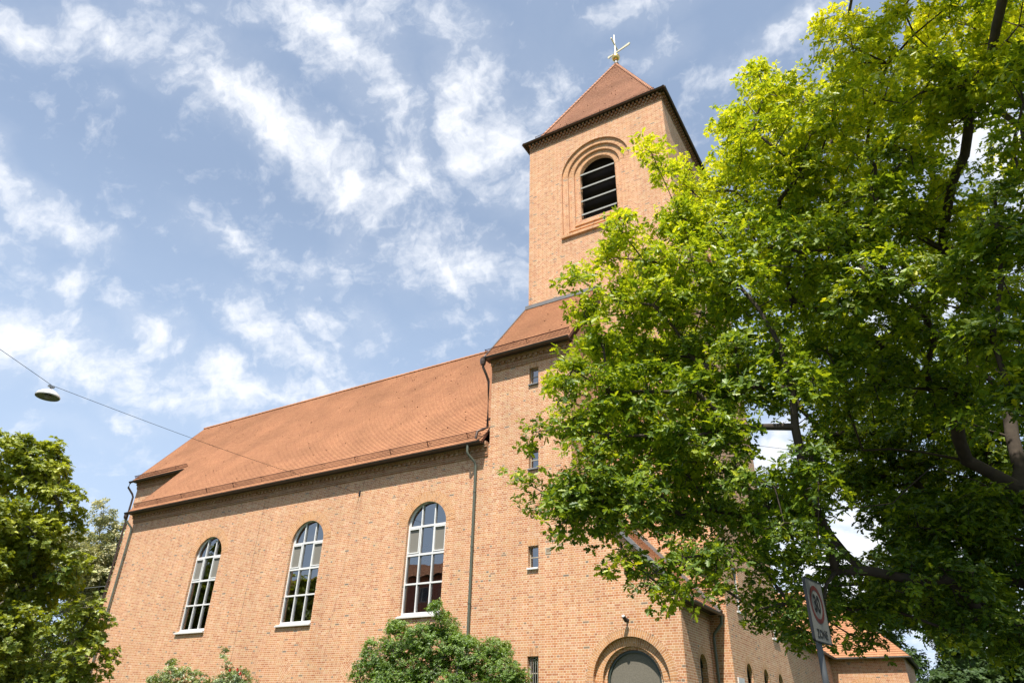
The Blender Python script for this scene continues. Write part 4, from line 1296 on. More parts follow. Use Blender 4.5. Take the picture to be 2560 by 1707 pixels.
# ---- the big oak
OAK = [(0.96,9.75,10.50,0.69),(1.43,14.43,15.54,0.96),(1.93,10.17,10.70,0.76),(2.71,14.25,14.98,1.01),(3.14,11.80,12.07,0.93),(3.73,14.01,14.33,1.05),(3.28,10.22,10.07,0.84),(4.43,13.81,13.60,1.08),(0.82,12.17,14.34,0.30),(0.97,14.47,17.05,0.34),(-0.56,9.78,10.26,0.56),(-0.83,14.48,15.18,0.79),(-0.05,10.57,10.52,0.66),(-0.07,14.50,14.43,0.86),(0.44,9.79,9.31,0.67),(0.65,14.49,13.78,0.94),(1.25,10.77,10.38,0.72),(1.68,14.40,13.89,0.91),(1.66,9.66,8.90,0.69),(2.45,14.29,13.17,0.97),(2.30,9.92,8.89,0.68),(3.28,14.12,12.66,0.92),(2.72,9.42,8.22,0.56),(4.02,13.93,12.16,0.79),(-1.26,9.72,9.72,0.44),(-1.86,14.38,14.39,0.62),(-1.38,11.06,10.18,0.62),(-1.79,14.39,13.24,0.76),(-0.62,9.78,10.88,0.23),(-0.92,14.47,16.10,0.32),(-0.63,9.78,8.92,0.68),(-0.93,14.47,13.20,0.96),(-0.03,10.30,8.77,0.69),(-0.04,14.50,12.34,0.92),(0.79,11.55,9.66,0.74),(0.99,14.47,12.10,0.88),(1.22,9.72,7.86,0.54),(1.80,14.39,11.63,0.75),(-1.61,11.27,9.52,0.61),(-2.05,14.35,12.13,0.74),(-0.79,10.39,8.27,0.69),(-1.10,14.46,11.51,0.92),(-0.10,11.35,8.50,0.72),(-0.14,16.14,12.08,0.98),(0.57,9.78,7.14,0.54),(0.99,17.07,12.46,0.89),(-2.72,9.46,9.57,0.26),(-3.90,13.54,13.69,0.36),(-2.82,11.11,10.48,0.37),(-3.57,14.05,13.25,0.45),(-2.43,11.10,9.75,0.45),(-3.10,14.17,12.44,0.54),(-2.50,10.05,8.32,0.48),(-3.50,14.07,11.65,0.64),(-1.94,10.20,8.00,0.55),(-2.70,14.25,11.17,0.73),(-1.22,9.87,7.12,0.65),(-1.88,15.16,10.93,0.95),(-0.54,9.79,6.63,0.62),(-0.96,17.27,11.71,1.03),(0.14,9.80,6.56,0.60),(0.23,16.79,11.24,0.97),(0.94,11.47,7.76,0.61),(1.45,17.64,11.94,0.89),(1.60,11.91,7.81,0.61),(2.40,17.84,11.70,0.87),(1.85,9.69,6.06,0.53),(3.14,16.44,10.29,0.86),(-3.32,9.22,7.71,0.35),(-4.52,12.56,10.49,0.45),(-3.65,9.28,7.34,0.30),(-5.31,13.50,10.68,0.41),(-3.11,9.66,7.30,0.54),(-4.65,14.42,10.90,0.77),(-4.08,8.91,6.79,0.19),(-5.78,12.61,9.62,0.26),(-2.25,9.54,6.91,0.58),(-3.69,15.66,11.35,0.91),(-1.58,9.67,6.25,0.63),(-2.38,14.53,9.39,0.90),(-4.00,8.95,6.08,0.26),(-5.66,12.65,8.60,0.35),(-3.55,9.32,6.41,0.42),(-5.00,13.13,9.03,0.56),(-2.96,9.43,6.20,0.58),(-4.78,15.22,10.02,0.89),(-2.40,10.28,6.33,0.60),(-3.42,14.68,9.04,0.82),(-1.08,12.02,7.18,0.74),(-1.44,16.08,9.60,0.94),(-0.18,9.80,5.63,0.58),(-0.33,18.50,10.63,1.04),(0.53,9.79,5.70,0.56),(0.89,16.35,9.52,0.89),(1.15,9.73,5.54,0.54),(1.86,15.81,8.99,0.83),(1.69,9.65,5.30,0.57),(2.73,15.60,8.57,0.88),(-3.77,9.16,5.46,0.43),(-4.79,11.62,6.93,0.51),(-4.19,8.86,5.03,0.25),(-5.74,12.13,6.89,0.33),(-3.51,10.17,5.79,0.61),(-4.69,13.60,7.75,0.77),(-2.72,10.31,5.58,0.59),(-3.85,14.59,7.89,0.79),(-1.81,9.70,5.20,0.40),(-2.64,14.18,7.61,0.56),(-1.18,9.73,5.13,0.39),(-1.86,15.32,8.07,0.59),(-0.61,10.43,5.17,0.60),(-0.87,14.90,7.38,0.82),(0.20,12.31,6.03,0.69),(0.26,15.73,7.71,0.83),(0.89,10.99,5.35,0.59),(1.52,18.80,9.14,0.97),(1.37,9.70,4.49,0.56),(2.39,16.97,7.86,0.93),(-4.35,8.78,4.72,0.25),(-5.67,11.45,6.16,0.31),(-3.70,9.07,4.63,0.43),(-5.00,12.24,6.24,0.56),(-3.12,9.29,4.59,0.54),(-4.50,13.39,6.61,0.73),(-2.44,9.49,4.52,0.53),(-3.96,15.43,7.34,0.81),(-1.87,9.86,4.62,0.46),(-3.05,16.12,7.55,0.72),(-1.12,9.74,4.39,0.50),(-1.65,14.37,6.49,0.71),(-0.57,12.02,5.16,0.60),(-0.73,15.30,6.56,0.72),(0.31,11.48,4.81,0.62),(0.43,15.79,6.61,0.80),(1.02,12.17,4.86,0.63),(1.34,15.93,6.36,0.78),(1.37,9.90,3.83,0.49),(2.58,18.62,7.21,0.88),(-5.07,9.16,4.24,0.20),(-4.26,8.94,4.10,0.32),(-5.42,11.38,5.22,0.39),(-3.71,9.07,3.90,0.52),(-5.40,13.19,5.68,0.73),(-3.11,9.29,3.87,0.52),(-4.47,13.34,5.56,0.71),(-2.51,9.47,3.82,0.51),(-3.75,14.12,5.70,0.72),(-1.97,9.60,3.90,0.32),(-2.95,14.42,5.86,0.45),(-1.22,14.81,5.47,0.54),(-1.43,17.27,6.38,0.60),(-0.33,14.67,5.35,0.70),(-0.38,16.76,6.11,0.75),(0.51,14.26,4.95,0.73),(0.62,17.12,5.94,0.83),(1.50,15.87,5.24,0.78),(1.43,15.14,5.00,0.71),(-5.31,9.09,3.49,0.12),(-5.10,9.50,3.35,0.29),(-4.21,8.85,2.98,0.38),(-5.67,11.90,4.00,0.48),(-3.81,9.03,3.16,0.44),(-5.28,12.52,4.39,0.58),(-3.28,9.24,3.21,0.44),(-4.85,13.67,4.75,0.62),(-2.92,10.22,3.51,0.47),(-4.14,14.49,4.98,0.64),(-2.12,9.57,3.19,0.31),(-3.13,14.13,4.72,0.43),(-1.59,9.67,2.96,0.30),(-2.72,16.59,5.07,0.48),(-1.04,9.74,2.96,0.29),(-1.65,15.49,4.70,0.44),(-0.66,14.48,4.44,0.50),(-0.68,14.92,4.57,0.49),(0.11,14.61,4.27,0.66),(0.14,18.34,5.36,0.78),(1.01,15.58,4.25,0.76),(1.05,16.05,4.38,0.74),(1.56,14.59,3.81,0.69),(1.91,17.80,4.65,0.80),(-4.33,8.79,2.63,0.24),(-5.58,11.31,3.38,0.29),(-3.88,9.00,2.66,0.28),(-5.08,11.78,3.48,0.35),(-3.37,9.20,2.70,0.31),(-5.22,14.25,4.19,0.45),(-3.13,10.24,2.93,0.40),(-4.50,14.73,4.22,0.54),(-2.63,10.39,2.97,0.39),(-3.49,13.81,3.95,0.50),(-2.14,10.39,2.78,0.35),(-2.87,13.96,3.74,0.45),(-1.55,9.68,2.48,0.29),(-2.46,15.30,3.92,0.43),(-1.29,11.28,2.96,0.26),(-1.64,14.36,3.77,0.32),(-0.03,13.10,3.04,0.50),(-0.04,17.54,4.07,0.64),(0.51,13.51,3.00,0.65),(0.57,14.98,3.33,0.68),(1.17,13.84,2.93,0.64),(1.40,16.58,3.51,0.73),(-3.55,9.13,2.05,0.17),(-4.66,11.97,2.69,0.21),(-3.29,9.23,1.88,0.20),(-5.05,14.17,2.89,0.29),(-2.89,9.46,2.11,0.29),(-4.20,13.76,3.07,0.39),(-2.42,9.50,2.13,0.28),(-3.65,14.34,3.22,0.40),(-3.04,9.32,1.62,0.16),(-4.43,13.57,2.36,0.22),(-2.08,10.24,2.13,0.29),(-3.02,14.87,3.09,0.40),(-1.76,11.53,2.34,0.30),(-2.30,15.06,3.06,0.37),(-0.33,12.43,2.13,0.40),(-0.42,15.85,2.71,0.48),(0.19,12.70,2.13,0.53),(0.22,15.03,2.52,0.59),(0.94,14.12,2.31,0.64),(1.06,15.93,2.61,0.69),(-1.29,12.02,2.26,0.22),(-1.82,16.95,3.19,0.29),(-2.51,9.47,1.80,0.21),(-3.68,13.88,2.63,0.29),(-2.20,10.37,1.52,0.26),(-3.06,14.40,2.11,0.35),(-1.80,10.45,1.62,0.27),(-2.96,17.20,2.67,0.42),(-1.86,11.45,1.38,0.27),(-2.57,15.84,1.90,0.35),(-1.29,12.70,1.78,0.35),(-1.66,16.33,2.29,0.42),(-0.68,12.79,1.76,0.41),(-0.83,15.58,2.14,0.47),(-0.08,13.72,1.92,0.43),(-0.10,15.91,2.22,0.47),(0.51,13.10,1.67,0.46),(0.63,16.18,2.06,0.54),(0.94,13.54,1.58,0.40),(1.19,17.11,2.00,0.48),(1.81,11.25,8.15,0.37),(2.62,16.28,11.79,0.50),(2.36,9.51,7.24,0.33),(4.14,16.69,12.71,0.56),(1.97,9.60,6.57,0.30),(3.16,15.44,10.56,0.46),(2.30,9.53,6.68,0.24),(4.01,16.62,11.65,0.39),(-1.25,13.55,1.39,0.19),(-1.46,15.79,1.61,0.21),(-1.42,10.96,1.41,0.25),(-2.00,15.49,2.00,0.34),(-0.81,12.87,2.20,0.25),(-0.90,14.43,2.47,0.27),(-1.18,9.73,2.22,0.20),(-2.15,17.78,4.06,0.35),(-1.05,9.74,3.33,0.29),(-1.63,15.12,5.16,0.42),(-0.90,14.27,4.28,0.54),(-1.02,16.07,4.83,0.58),(-1.62,11.69,3.32,0.32),(-2.00,14.44,4.10,0.37),(-1.99,11.06,3.10,0.28),(-2.61,14.49,4.06,0.35),(-0.43,13.71,3.50,0.46),(-0.46,14.68,3.74,0.47),(0.22,13.83,3.41,0.53),(0.28,17.43,4.29,0.63),(1.07,13.51,3.26,0.57),(1.40,17.62,4.25,0.70),(-0.45,13.27,2.66,0.33),(-0.52,15.34,3.08,0.36),(-0.08,14.07,2.64,0.45),(-0.09,14.84,2.78,0.45),(-0.96,13.28,1.84,0.36),(-1.18,16.30,2.26,0.42),(-1.48,12.44,2.12,0.24),(-1.70,14.31,2.44,0.26),(-4.16,8.87,2.91,0.31),(-5.20,11.09,3.64,0.37),(-3.83,9.55,3.04,0.33),(-5.45,13.60,4.34,0.44),(0.05,12.83,1.42,0.29),(0.08,17.60,1.94,0.38),(0.71,13.85,1.31,0.30),(0.84,16.44,1.56,0.34),(7.58,16.14,3.42,1.21),(2.59,6.98,14.75,1.48),(7.52,7.94,12.17,1.39),(2.05,7.75,12.94,1.19),(1.12,8.55,17.00,1.04),(9.59,9.35,6.11,1.41),(9.08,14.94,5.75,1.17),(8.85,12.26,7.10,1.47),(5.78,8.10,7.49,0.91),(5.11,18.92,2.76,1.36),(8.43,15.87,10.74,1.24),(7.82,9.29,6.50,1.42),(6.73,12.10,17.50,1.44),(3.73,6.80,4.57,1.11),(6.40,17.97,4.72,1.39),(6.01,7.90,7.31,1.14),(8.50,17.37,13.30,1.05),(6.31,17.33,4.43,1.46),(6.09,17.48,13.39,1.12),(7.27,20.35,9.76,1.50),(7.30,19.57,6.76,1.29),(10.14,14.22,4.79,1.05),(8.85,8.30,10.73,1.19),(5.24,7.79,9.61,1.17),(7.82,9.44,15.01,1.14),(5.75,12.87,15.92,1.21),(2.02,8.03,17.15,1.11),(10.84,15.20,12.19,1.41),(8.40,16.15,13.72,1.44),(5.20,9.09,17.68,1.10),(6.96,18.75,7.31,1.35),(0.90,6.76,11.95,1.35),(9.27,15.45,9.76,0.92),(7.34,7.44,10.61,1.25),(8.06,13.39,6.12,1.35),(9.42,11.32,6.72,1.03),(7.59,19.06,7.99,0.91),(9.23,15.32,7.56,1.19),(7.25,17.58,10.10,1.30),(6.77,13.14,4.28,1.17),(5.09,7.43,7.68,1.36),(6.45,20.19,10.79,1.36),(4.51,8.27,11.96,1.38),(5.32,7.58,10.57,1.30),(11.31,11.89,7.78,1.18),(6.00,17.86,7.47,1.48),(5.59,17.43,4.47,1.26),(9.63,13.06,12.07,1.01),(8.02,15.33,5.25,1.30),(2.09,12.58,17.11,1.18),(7.90,18.02,6.05,1.14),(5.72,15.39,3.20,0.96),(9.61,14.67,6.17,1.40),(9.72,11.78,15.13,1.39),(5.19,12.18,16.80,1.03),(3.15,11.67,18.39,1.39),(1.46,7.08,14.50,1.32),(5.21,11.68,3.33,1.49),(1.74,11.00,17.49,1.02),(8.94,12.13,11.06,1.24),(5.84,19.75,8.26,0.91),(7.36,18.27,10.81,1.02),(9.00,17.85,6.57,1.41),(5.43,20.58,6.97,0.93),(8.66,15.83,10.78,0.93),(5.66,13.95,18.21,1.25),(7.49,9.54,11.74,1.08),(7.35,9.10,9.55,0.98),(10.98,12.64,8.70,1.32),(2.14,12.70,18.01,1.34),(9.22,18.98,9.95,1.02),(10.60,14.30,11.11,1.28),(10.14,12.16,7.71,1.41),(3.57,10.50,3.61,1.00),(3.12,19.34,2.49,1.42),(7.02,18.83,8.53,1.48),(8.87,14.42,6.59,1.05),(6.38,17.51,5.99,1.39),(10.71,15.71,11.01,1.38),(8.24,10.48,8.83,1.47),(5.96,17.14,13.27,0.90),(8.97,15.75,9.76,1.45),(8.75,10.66,11.53,0.99),(9.76,18.47,9.83,0.91),(7.58,18.07,3.25,1.18),(9.09,13.06,8.15,1.03),(7.82,16.11,7.64,0.95),(5.41,21.33,8.81,1.11),(8.87,18.33,6.60,1.28),(9.98,14.46,14.36,1.35),(9.47,15.90,9.52,1.17),(7.20,12.64,15.51,1.44),(5.24,18.67,9.58,1.21),(2.07,8.64,13.77,0.95),(5.74,19.38,5.12,1.38),(6.58,8.62,5.18,1.21),(3.93,14.19,17.82,1.36),(3.05,18.93,3.00,0.96),(5.70,20.33,11.69,1.14),(8.26,11.13,16.08,1.16),(5.66,16.73,3.50,1.45),(9.45,13.72,10.30,1.48),(9.87,15.42,10.85,1.24),(7.14,8.71,15.98,1.11),(3.16,8.74,4.00,1.02),(3.94,11.30,15.93,1.21),(7.64,9.95,10.58,1.47),(3.20,8.54,17.04,1.50),(9.96,10.03,12.92,1.21),(9.10,17.78,9.28,0.97),(8.88,15.00,13.51,1.39),(6.46,17.72,12.11,1.24),(3.92,8.97,3.74,1.17),(6.32,18.25,4.88,0.93),(10.16,10.91,6.44,1.34),(9.50,10.14,8.05,0.98),(8.58,15.57,15.47,1.46),(3.43,6.01,5.89,0.91),(8.30,18.98,5.28,1.11),(7.04,20.21,10.83,1.27),(3.66,9.42,16.41,1.36),(1.52,8.37,14.66,1.26),(6.09,13.55,2.79,0.98),(9.53,17.42,9.63,1.12),(3.90,8.92,3.94,0.99),(5.72,18.26,2.34,0.92),(1.83,11.50,17.21,1.04),(3.11,19.98,3.50,1.13),(7.51,19.49,11.66,1.06),(7.34,17.13,10.76,1.25),(4.61,10.17,16.05,1.49),(11.30,15.13,7.22,1.13),(7.28,10.90,13.65,1.12),(7.87,14.74,16.78,1.26),(10.17,12.08,9.34,1.21),(6.94,10.80,3.47,0.97),(10.25,9.74,11.10,1.08),(9.50,10.26,5.36,1.15),(8.83,15.09,13.03,1.18),(7.32,17.68,11.08,1.04),(7.64,12.63,3.67,0.98),(10.89,12.88,11.50,1.22),(4.87,8.32,9.06,0.98),(9.62,11.82,15.71,1.30),(3.13,11.06,19.38,1.18),(9.49,14.17,6.66,1.20),(7.34,13.52,3.46,1.36),(7.90,8.93,11.43,1.36),(4.51,12.56,16.09,1.22),(7.03,14.55,16.18,0.91),(3.56,7.95,10.32,1.25),(6.22,8.23,10.97,1.25),(3.18,6.96,10.29,1.25),(6.31,8.78,8.13,1.25),(2.68,5.37,7.74,1.25),(3.25,8.12,10.85,1.25),(1.71,4.72,7.63,1.25),(4.59,4.74,10.59,1.25),(2.76,6.10,11.71,1.25),(5.07,7.48,12.42,1.25),(5.24,4.50,10.07,1.25),(3.66,7.09,11.47,1.25),(2.03,7.81,12.37,1.25),(2.22,8.42,11.91,1.25),(5.37,6.16,9.84,1.25),(2.03,8.60,12.11,1.25),(4.39,5.30,10.65,1.25),(5.59,8.90,9.94,1.25),(4.75,8.16,9.05,1.25),(4.66,7.25,10.09,1.25),(2.80,6.68,9.50,1.25),(4.47,7.18,10.35,1.25),(4.78,5.12,7.84,1.25),(2.60,4.95,10.55,1.25),(0.74,4.85,9.10,1.25),(2.46,5.14,11.17,1.25)]
NVIS = 289      # rest of the crown, out of view, sparser; last lobes are added to cast shade
GUIDES = [
 [(1.54, 13.81, 3.65), (0.95, 13.57, 4.17), (0.31, 13.3, 4.35), (-0.55, 12.89, 4.39), (-1.6, 12.4, 4.41), (-2.1, 12.02, 4.45), (-2.68, 11.59, 4.46), (-3.14, 11.17, 4.3)],
 [(1.69, 14.0, 3.98), (1.76, 14.19, 4.65), (1.01, 13.96, 5.09), (0.15, 13.7, 5.35), (-0.63, 13.39, 5.58), (-1.12, 13.15, 5.71), (-1.62, 12.9, 5.93)],
 [(1.76, 14.19, 4.65), (1.98, 14.47, 5.49), (1.83, 14.48, 5.82), (1.36, 14.44, 6.48), (1.17, 14.35, 6.87), (0.57, 14.29, 7.47), (0.35, 14.2, 8.48), (0.1, 14.0, 9.08)],
 [(1.38, 13.53, 3.4), (0.98, 13.16, 3.68), (0.4, 12.79, 3.91), (-.3, 12.6, 3.34), (-0.72, 12.38, 3.28), (-1.22, 12.14, 3.23), (-1.47, 11.91, 3.28)],
 [(1.23, 13.44, 3.44), (0.84, 12.97, 3.46), (0.48, 12.59, 3.24)],
 [(-1.05, 12.6, 4.4), (-1.3, 12.13, 3.92), (-1.74, 11.87, 3.55), (-2.11, 11.61, 3.1), (-2.44, 11.34, 2.83)],
 [(0.26, 14.0, 8.1), (0.11, 14.2, 9.54), (-0.08, 14.0, 10.47), (0.16, 14.0, 11.96), (0.47, 13.99, 12.8)],
 [(1.98, 14.47, 5.49), (2.0, 15.0, 7.4), (2.03, 15.37, 9.6), (2.23, 15.64, 11.81), (2.41, 15.61, 13.91), (2.53, 15.6, 14.79)],
 [(2.23, 15.64, 11.81), (2.84, 14.73, 11.69), (3.03, 14.28, 11.73)],
 [(2.6, 14.4, 6.0), (3.4, 14.5, 9.0), (3.9, 14.5, 11.4), (3.4, 14.2, 12.4)],
 [(3.2, 13.6, 5.0), (5.2, 13.2, 6.5), (7.5, 13.0, 8.0)],
 [(2.6, 15.2, 5.5), (3.4, 17.5, 7.0), (4.0, 19.8, 8.5)],
]
DENS = 1.0
def make_oak():
    t = empty('oak_tree', (2.05, 13.85, GZ), 'large oak with yellow-green sunlit top and dark spreading limbs in front of the tower', 'tree')
    rng = np.random.default_rng(11)
    C, O = [], []
    for q, k in ((OAK[:NVIS], 60), (OAK[NVIS:], 24)):
        for hi_, kk in ((False, k), (True, k * .52)):
            sub = [l for l in q if (l[2] > 9) == hi_]
            if sub:
                c_, o_ = shell_points(sub, kk, rng, .3, .85)
                C.append(c_); O.append(o_)
    C, O = np.concatenate(C), np.concatenate(O)
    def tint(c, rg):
        # young growth at the top is yellower; sunlight there is painted in too
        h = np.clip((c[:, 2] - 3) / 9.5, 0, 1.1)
        out_ = np.clip((np.hypot(c[:, 0] - 2, c[:, 1] - 13.8) - 4.5) / 5, 0, 1)     # lighter sun leaves at the rim, with sunlight painted into the tint
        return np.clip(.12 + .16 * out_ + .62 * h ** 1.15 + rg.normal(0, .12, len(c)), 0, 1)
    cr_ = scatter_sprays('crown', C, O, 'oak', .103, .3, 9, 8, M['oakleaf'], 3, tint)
    keep(cr_, t)
    tr_ = branches('trunk', (2.05, 13.85, GZ - .1), OAK, C, GUIDES, M['bark'], 4, trunk=[(2.0, 13.85, .6), (1.8, 13.88, 2.6), (1.66, 13.9, 3.3)], r_tip=.0052, expo=.42, r_max=.36, taper=17.0)
    keep(tr_, t)
make_oak()

def small_tree(name, base, lobes, label, leaf, kind, L, rad, ros, nl, k, seed, barkm='barkg', group=None, tint_mid=.45, tint_sd=.18, cat='tree', h_trunk=2.5, lo=.45, parts=('crown', 'trunk'), floor=None, droop=.1, guides=(), expo=.44, top_tint=.3):
    t = empty(name, base, label, cat, group)
    rng = np.random.default_rng(seed)
    fl_ = base[2] + (.8 if floor is None else floor)
    C, O = shell_points(lobes, k, rng, lo, .85, fl_)
    zr = (C[:, 2].min(), C[:, 2].max())
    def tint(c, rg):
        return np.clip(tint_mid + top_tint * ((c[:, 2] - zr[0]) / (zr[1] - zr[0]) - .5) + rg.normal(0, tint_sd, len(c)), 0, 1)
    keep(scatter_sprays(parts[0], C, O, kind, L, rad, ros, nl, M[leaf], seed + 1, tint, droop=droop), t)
    b = Vector(base)
    keep(branches(parts[1], tuple(b), lobes, C, list(guides), M[barkm], seed + 2, trunk=[(b.x + .1, b.y, b.z + h_trunk)], r_tip=.005, expo=expo, r_max=.3), t)
    return t

# ---- trees on the left
lob = crown_lobes((-25.8, 10.2, 3.0), (2.8, 2.5, 5.0), 58, (.7, 1.15), 21, .5)
lob += [(-25.6, 9.8, 7.8, .8), (-24.9, 10.9, 7.6, .75), (-24.7, 11.0, 7.0, .7), (-24.3, 11.6, 6.3, .8), (-24.3, 11.8, 5.2, .9), (-24.1, 12.2, 4.2, .9), (-23.5, 13.3, 2.9, .75), (-23.3, 13.4, 1.7, .9), (-23.5, 13.1, .7, .9), (-23.9, 12.3, .8, .9), (-25.2, 10.3, 8.0, .45), (-26.6, 8.6, 7.6, 1.0)]
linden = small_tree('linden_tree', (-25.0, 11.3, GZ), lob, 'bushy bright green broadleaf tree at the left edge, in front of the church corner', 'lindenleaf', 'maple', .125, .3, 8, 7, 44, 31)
lob = crown_lobes((-57.5, 30.5, 7.5), (5.2, 5.0, 6.6), 60, (1.1, 1.9), 22, .5) + [(-55.0, 29.8, 14.0, 1.0), (-53.5, 30.8, 13.0, .9), (-54.6, 29.4, 14.7, .6), (-54.0, 31.0, 11.5, 1.4)]
small_tree('locust_tree', (-57.5, 30.5, GZ), lob, 'tall locust tree with creamy blossom behind the left end of the church', 'locustleaf', 'oval', .2, .45, 9, 6, 16, 41, tint_mid=.5, tint_sd=.3)
lob = crown_lobes((-62, 24, 3.5), (6, 5, 5.0), 46, (1.3, 2.2), 23, .5) + [(-55, 28.5, 3.5, 2.0), (-53, 28.5, 6.0, 1.6), (-54, 27.5, 1.5, 2.0), (-56, 27, 6.5, 2.0)]
small_tree('hornbeam_tree', (-62, 24, GZ), lob, 'dark green tree filling the gap behind the left-hand tree', 'lindenleaf', 'oval', .24, .5, 8, 6, 11, 51, tint_mid=.15)

# ---- trees beyond the oak on the right
lob = crown_lobes((1.6, 46, 1.0), (3.4, 3.2, 3.4), 34, (.8, 1.3), 24, .4) + [(.6, 45.5, 4.3, .8), (2.8, 45.2, 3.6, .9), (3.0, 46, 4.6, .8)]
small_tree('maple_tree', (1.6, 46, GZ), lob, 'grey-green tree low behind the oak, right of the small hall', 'greyleaf', 'maple', .24, .4, 8, 6, 20, 61)
lob = crown_lobes((6.5, 52, 3.0), (4.5, 4.0, 5.0), 40, (1.1, 1.8), 25, .45)
small_tree('maple_tree', (6.5, 52, GZ), lob, 'pale green tree at the lower right edge, farther than the grey-green one', 'greyleaf', 'maple', .26, .5, 8, 6, 12, 71, tint_mid=.6)
lob = crown_lobes((-1.5, 78, 9.0), (5.5, 5.0, 7.5), 46, (1.3, 2.2), 26, .45)
small_tree('ash_tree', (-1.5, 78, GZ), lob, 'pale tree top showing through the oak above the hall roof', 'greyleaf', 'oval', .32, .6, 8, 6, 10, 81, tint_mid=.7)

# ---- shrubs at the church wall
lob = []
rng = np.random.default_rng(77)
for (x, z, r) in ((-19.6, .2, 1.1), (-19.3, 1.5, 1.0), (-18.9, 2.4, .75), (-18.3, 1.2, 1.1), (-18.0, 2.6, .65), (-17.4, .6, 1.2), (-17.3, 2.1, .95), (-16.9, 3.0, .55), (-16.2, 2.6, .85), (-16.25, 3.3, .55),
                  (-16.0, 1.2, 1.2), (-15.4, 2.4, .75), (-15.0, .8, 1.2), (-14.5, 2.2, .75), (-14.0, 2.4, .6), (-13.8, 1.2, .95), (-13.3, .4, 1.0), (-13.3, 1.7, .55), (-12.95, 1.4, .45), (-17.8, -.6, 1.2), (-15.5, -.6, 1.3), (-13.6, -.7, 1.1), (-19.4, -.8, 1.1), (-18.35, 3.35, .3), (-16.1, 3.72, .22), (-18.1, 3.2, .25)):
    lob.append((x * 1.0, 22.3 + rng.uniform(-.35, .35), z + .05, r))
for _ in range(34):
    b_ = lob[rng.integers(0, 26)]
    a_ = rng.uniform(.1, 3.04)
    lob.append((b_[0] + math.cos(a_) * b_[3] * 1.08, b_[1] + rng.uniform(-.5, .2), b_[2] + math.sin(a_) * b_[3] * 1.0, rng.uniform(.12, .24)))
small_tree('privet_shrub', (-16.2, 22.4, GZ), lob, 'big dense rounded green shrub under the right-hand tall window', 'bushleaf', 'oval', .058, .17, 14, 8, 165, 91, cat='shrub', h_trunk=.5, parts=('foliage', 'stems'), floor=.1, lo=.6, tint_mid=.45, expo=.36)
def rose(base, spec, label, seed, red, cream, leaf='roseleaf', mid=.5):
    t = small_tree('rose_bush', base, [(x, 23.1 + .12 * math.sin(x * 9), z, r) for x, z, r in spec], label, leaf, 'oval', .085, .16, 8, 6, 120, seed, cat='rose bush', h_trunk=.3, parts=('foliage', 'stems'), floor=.1, lo=.5, tint_mid=mid, tint_sd=.28, expo=.36)
    rg = random.Random(seed)
    for colr, pts, mm in (('red', red, 'rosered'), ('cream', cream, 'rosecream')):
        for (x, z) in pts:
            mb = MB()
            c = Vector((x, 22.62 + rg.uniform(-.05, .1), z))
            for ring_, (rr, nn_, el) in enumerate(((.02, 3, 70), (.045, 5, 48), (.07, 6, 22))):
                for k in range(nn_):
                    a = 2 * math.pi * k / nn_ + ring_
                    e = R(el)
                    d = Vector((math.cos(a) * math.cos(e), -math.sin(e) * .6 - .1, math.sin(a) * math.cos(e)))
                    s = d.cross(Vector((0, -1, 0))).normalized() * .035
                    mb.face([c, c + d * rr * .7 + s, c + d * rr * 1.2, c + d * rr * .7 - s])
            keep(mb.build('rose_flower', mm), t)
    return t
M['rosered'] = simple('red_rose_petals', (.5, .03, .025), .6)
M['rosecream'] = simple('cream_rose_petals', (.6, .55, .42), .6)
rose((-32.0, 23.1, GZ), [(-33.4, .6, .8), (-33.1, 1.6, .7), (-32.4, 2.0, .65), (-31.9, .9, .9), (-31.4, 1.9, .6), (-30.9, .8, .9), (-30.5, 1.7, .55), (-33.9, 1.7, .25), (-32.7, 2.5, .3), (-32.0, -.2, 1.1), (-30.8, -.4, 1.0)],
     'pale-flowered climbing bush at the wall under the left tall window', 101, [], [(-32.9, 2.2), (-32.2, 2.45), (-31.6, 2.3), (-31.0, 2.0), (-32.5, 1.8), (-33.2, 1.5), (-31.8, 1.6), (-30.6, 1.4), (-31.2, 1.1), (-30.3, 1.9)], mid=.6)
rose((-28.2, 23.1, GZ), [(-29.6, .8, .8), (-29.2, 1.5, .6), (-28.6, .6, .9), (-28.3, 1.6, .65), (-27.7, 1.9, .5), (-27.3, .9, .8), (-26.9, 1.3, .6), (-26.8, .3, .9), (-28.3, -.4, 1.0), (-28.5, 2.1, .25), (-28.7, 2.45, .16), (-28.9, 2.75, .13), (-29.15, 3.05, .1)],
     'rose bush with red blooms and one stray shoot climbing the church wall', 111, [(-27.9, 2.15), (-27.3, 2.15), (-27.2, 2.0), (-26.7, 1.35), (-26.8, 1.45), (-28.6, .9)], [(-28.9, 1.2), (-28.0, 1.0)], mid=.35)

# ================================================================== STREET LAMP ON A CABLE
lp = Vector((-22.1, 9.2, 8.63))
lamp = empty('street_lamp', lp, 'round white-topped street lamp hanging from the cable above the left-hand tree', 'street lamp')
mb = MB()
mb.lathe([(.335, 0), (.345, .03), (.3, .11), (.2, .19), (.11, .235), (.06, .25), (.001, .25)], lp, 32)
o = keep(mb.build('lamp_shade', 'sill', None, smooth=True), lamp)
mb = MB()
mb.lathe([(.001, .09), (.15, .075), (.24, .05), (.325, .012)], lp, 32)
keep(mb.build('reflector', 'patina', None, smooth=True), lamp)
mb = MB()
mb.lathe([(.001, -.05), (.07, -.03), (.1, .03), (.08, .08)], lp, 16)
keep(mb.build('lens', 'frost', None, smooth=True), lamp)
mb = MB()
mb.tube([lp + Vector((0, 0, .25)), lp + Vector((0, 0, .36))], .03, 8)
mb.box(tuple(lp + Vector((-.04, -.09, .33))), tuple(lp + Vector((.04, .09, .39))))
keep(mb.build('hanger', 'steel', None), lamp)
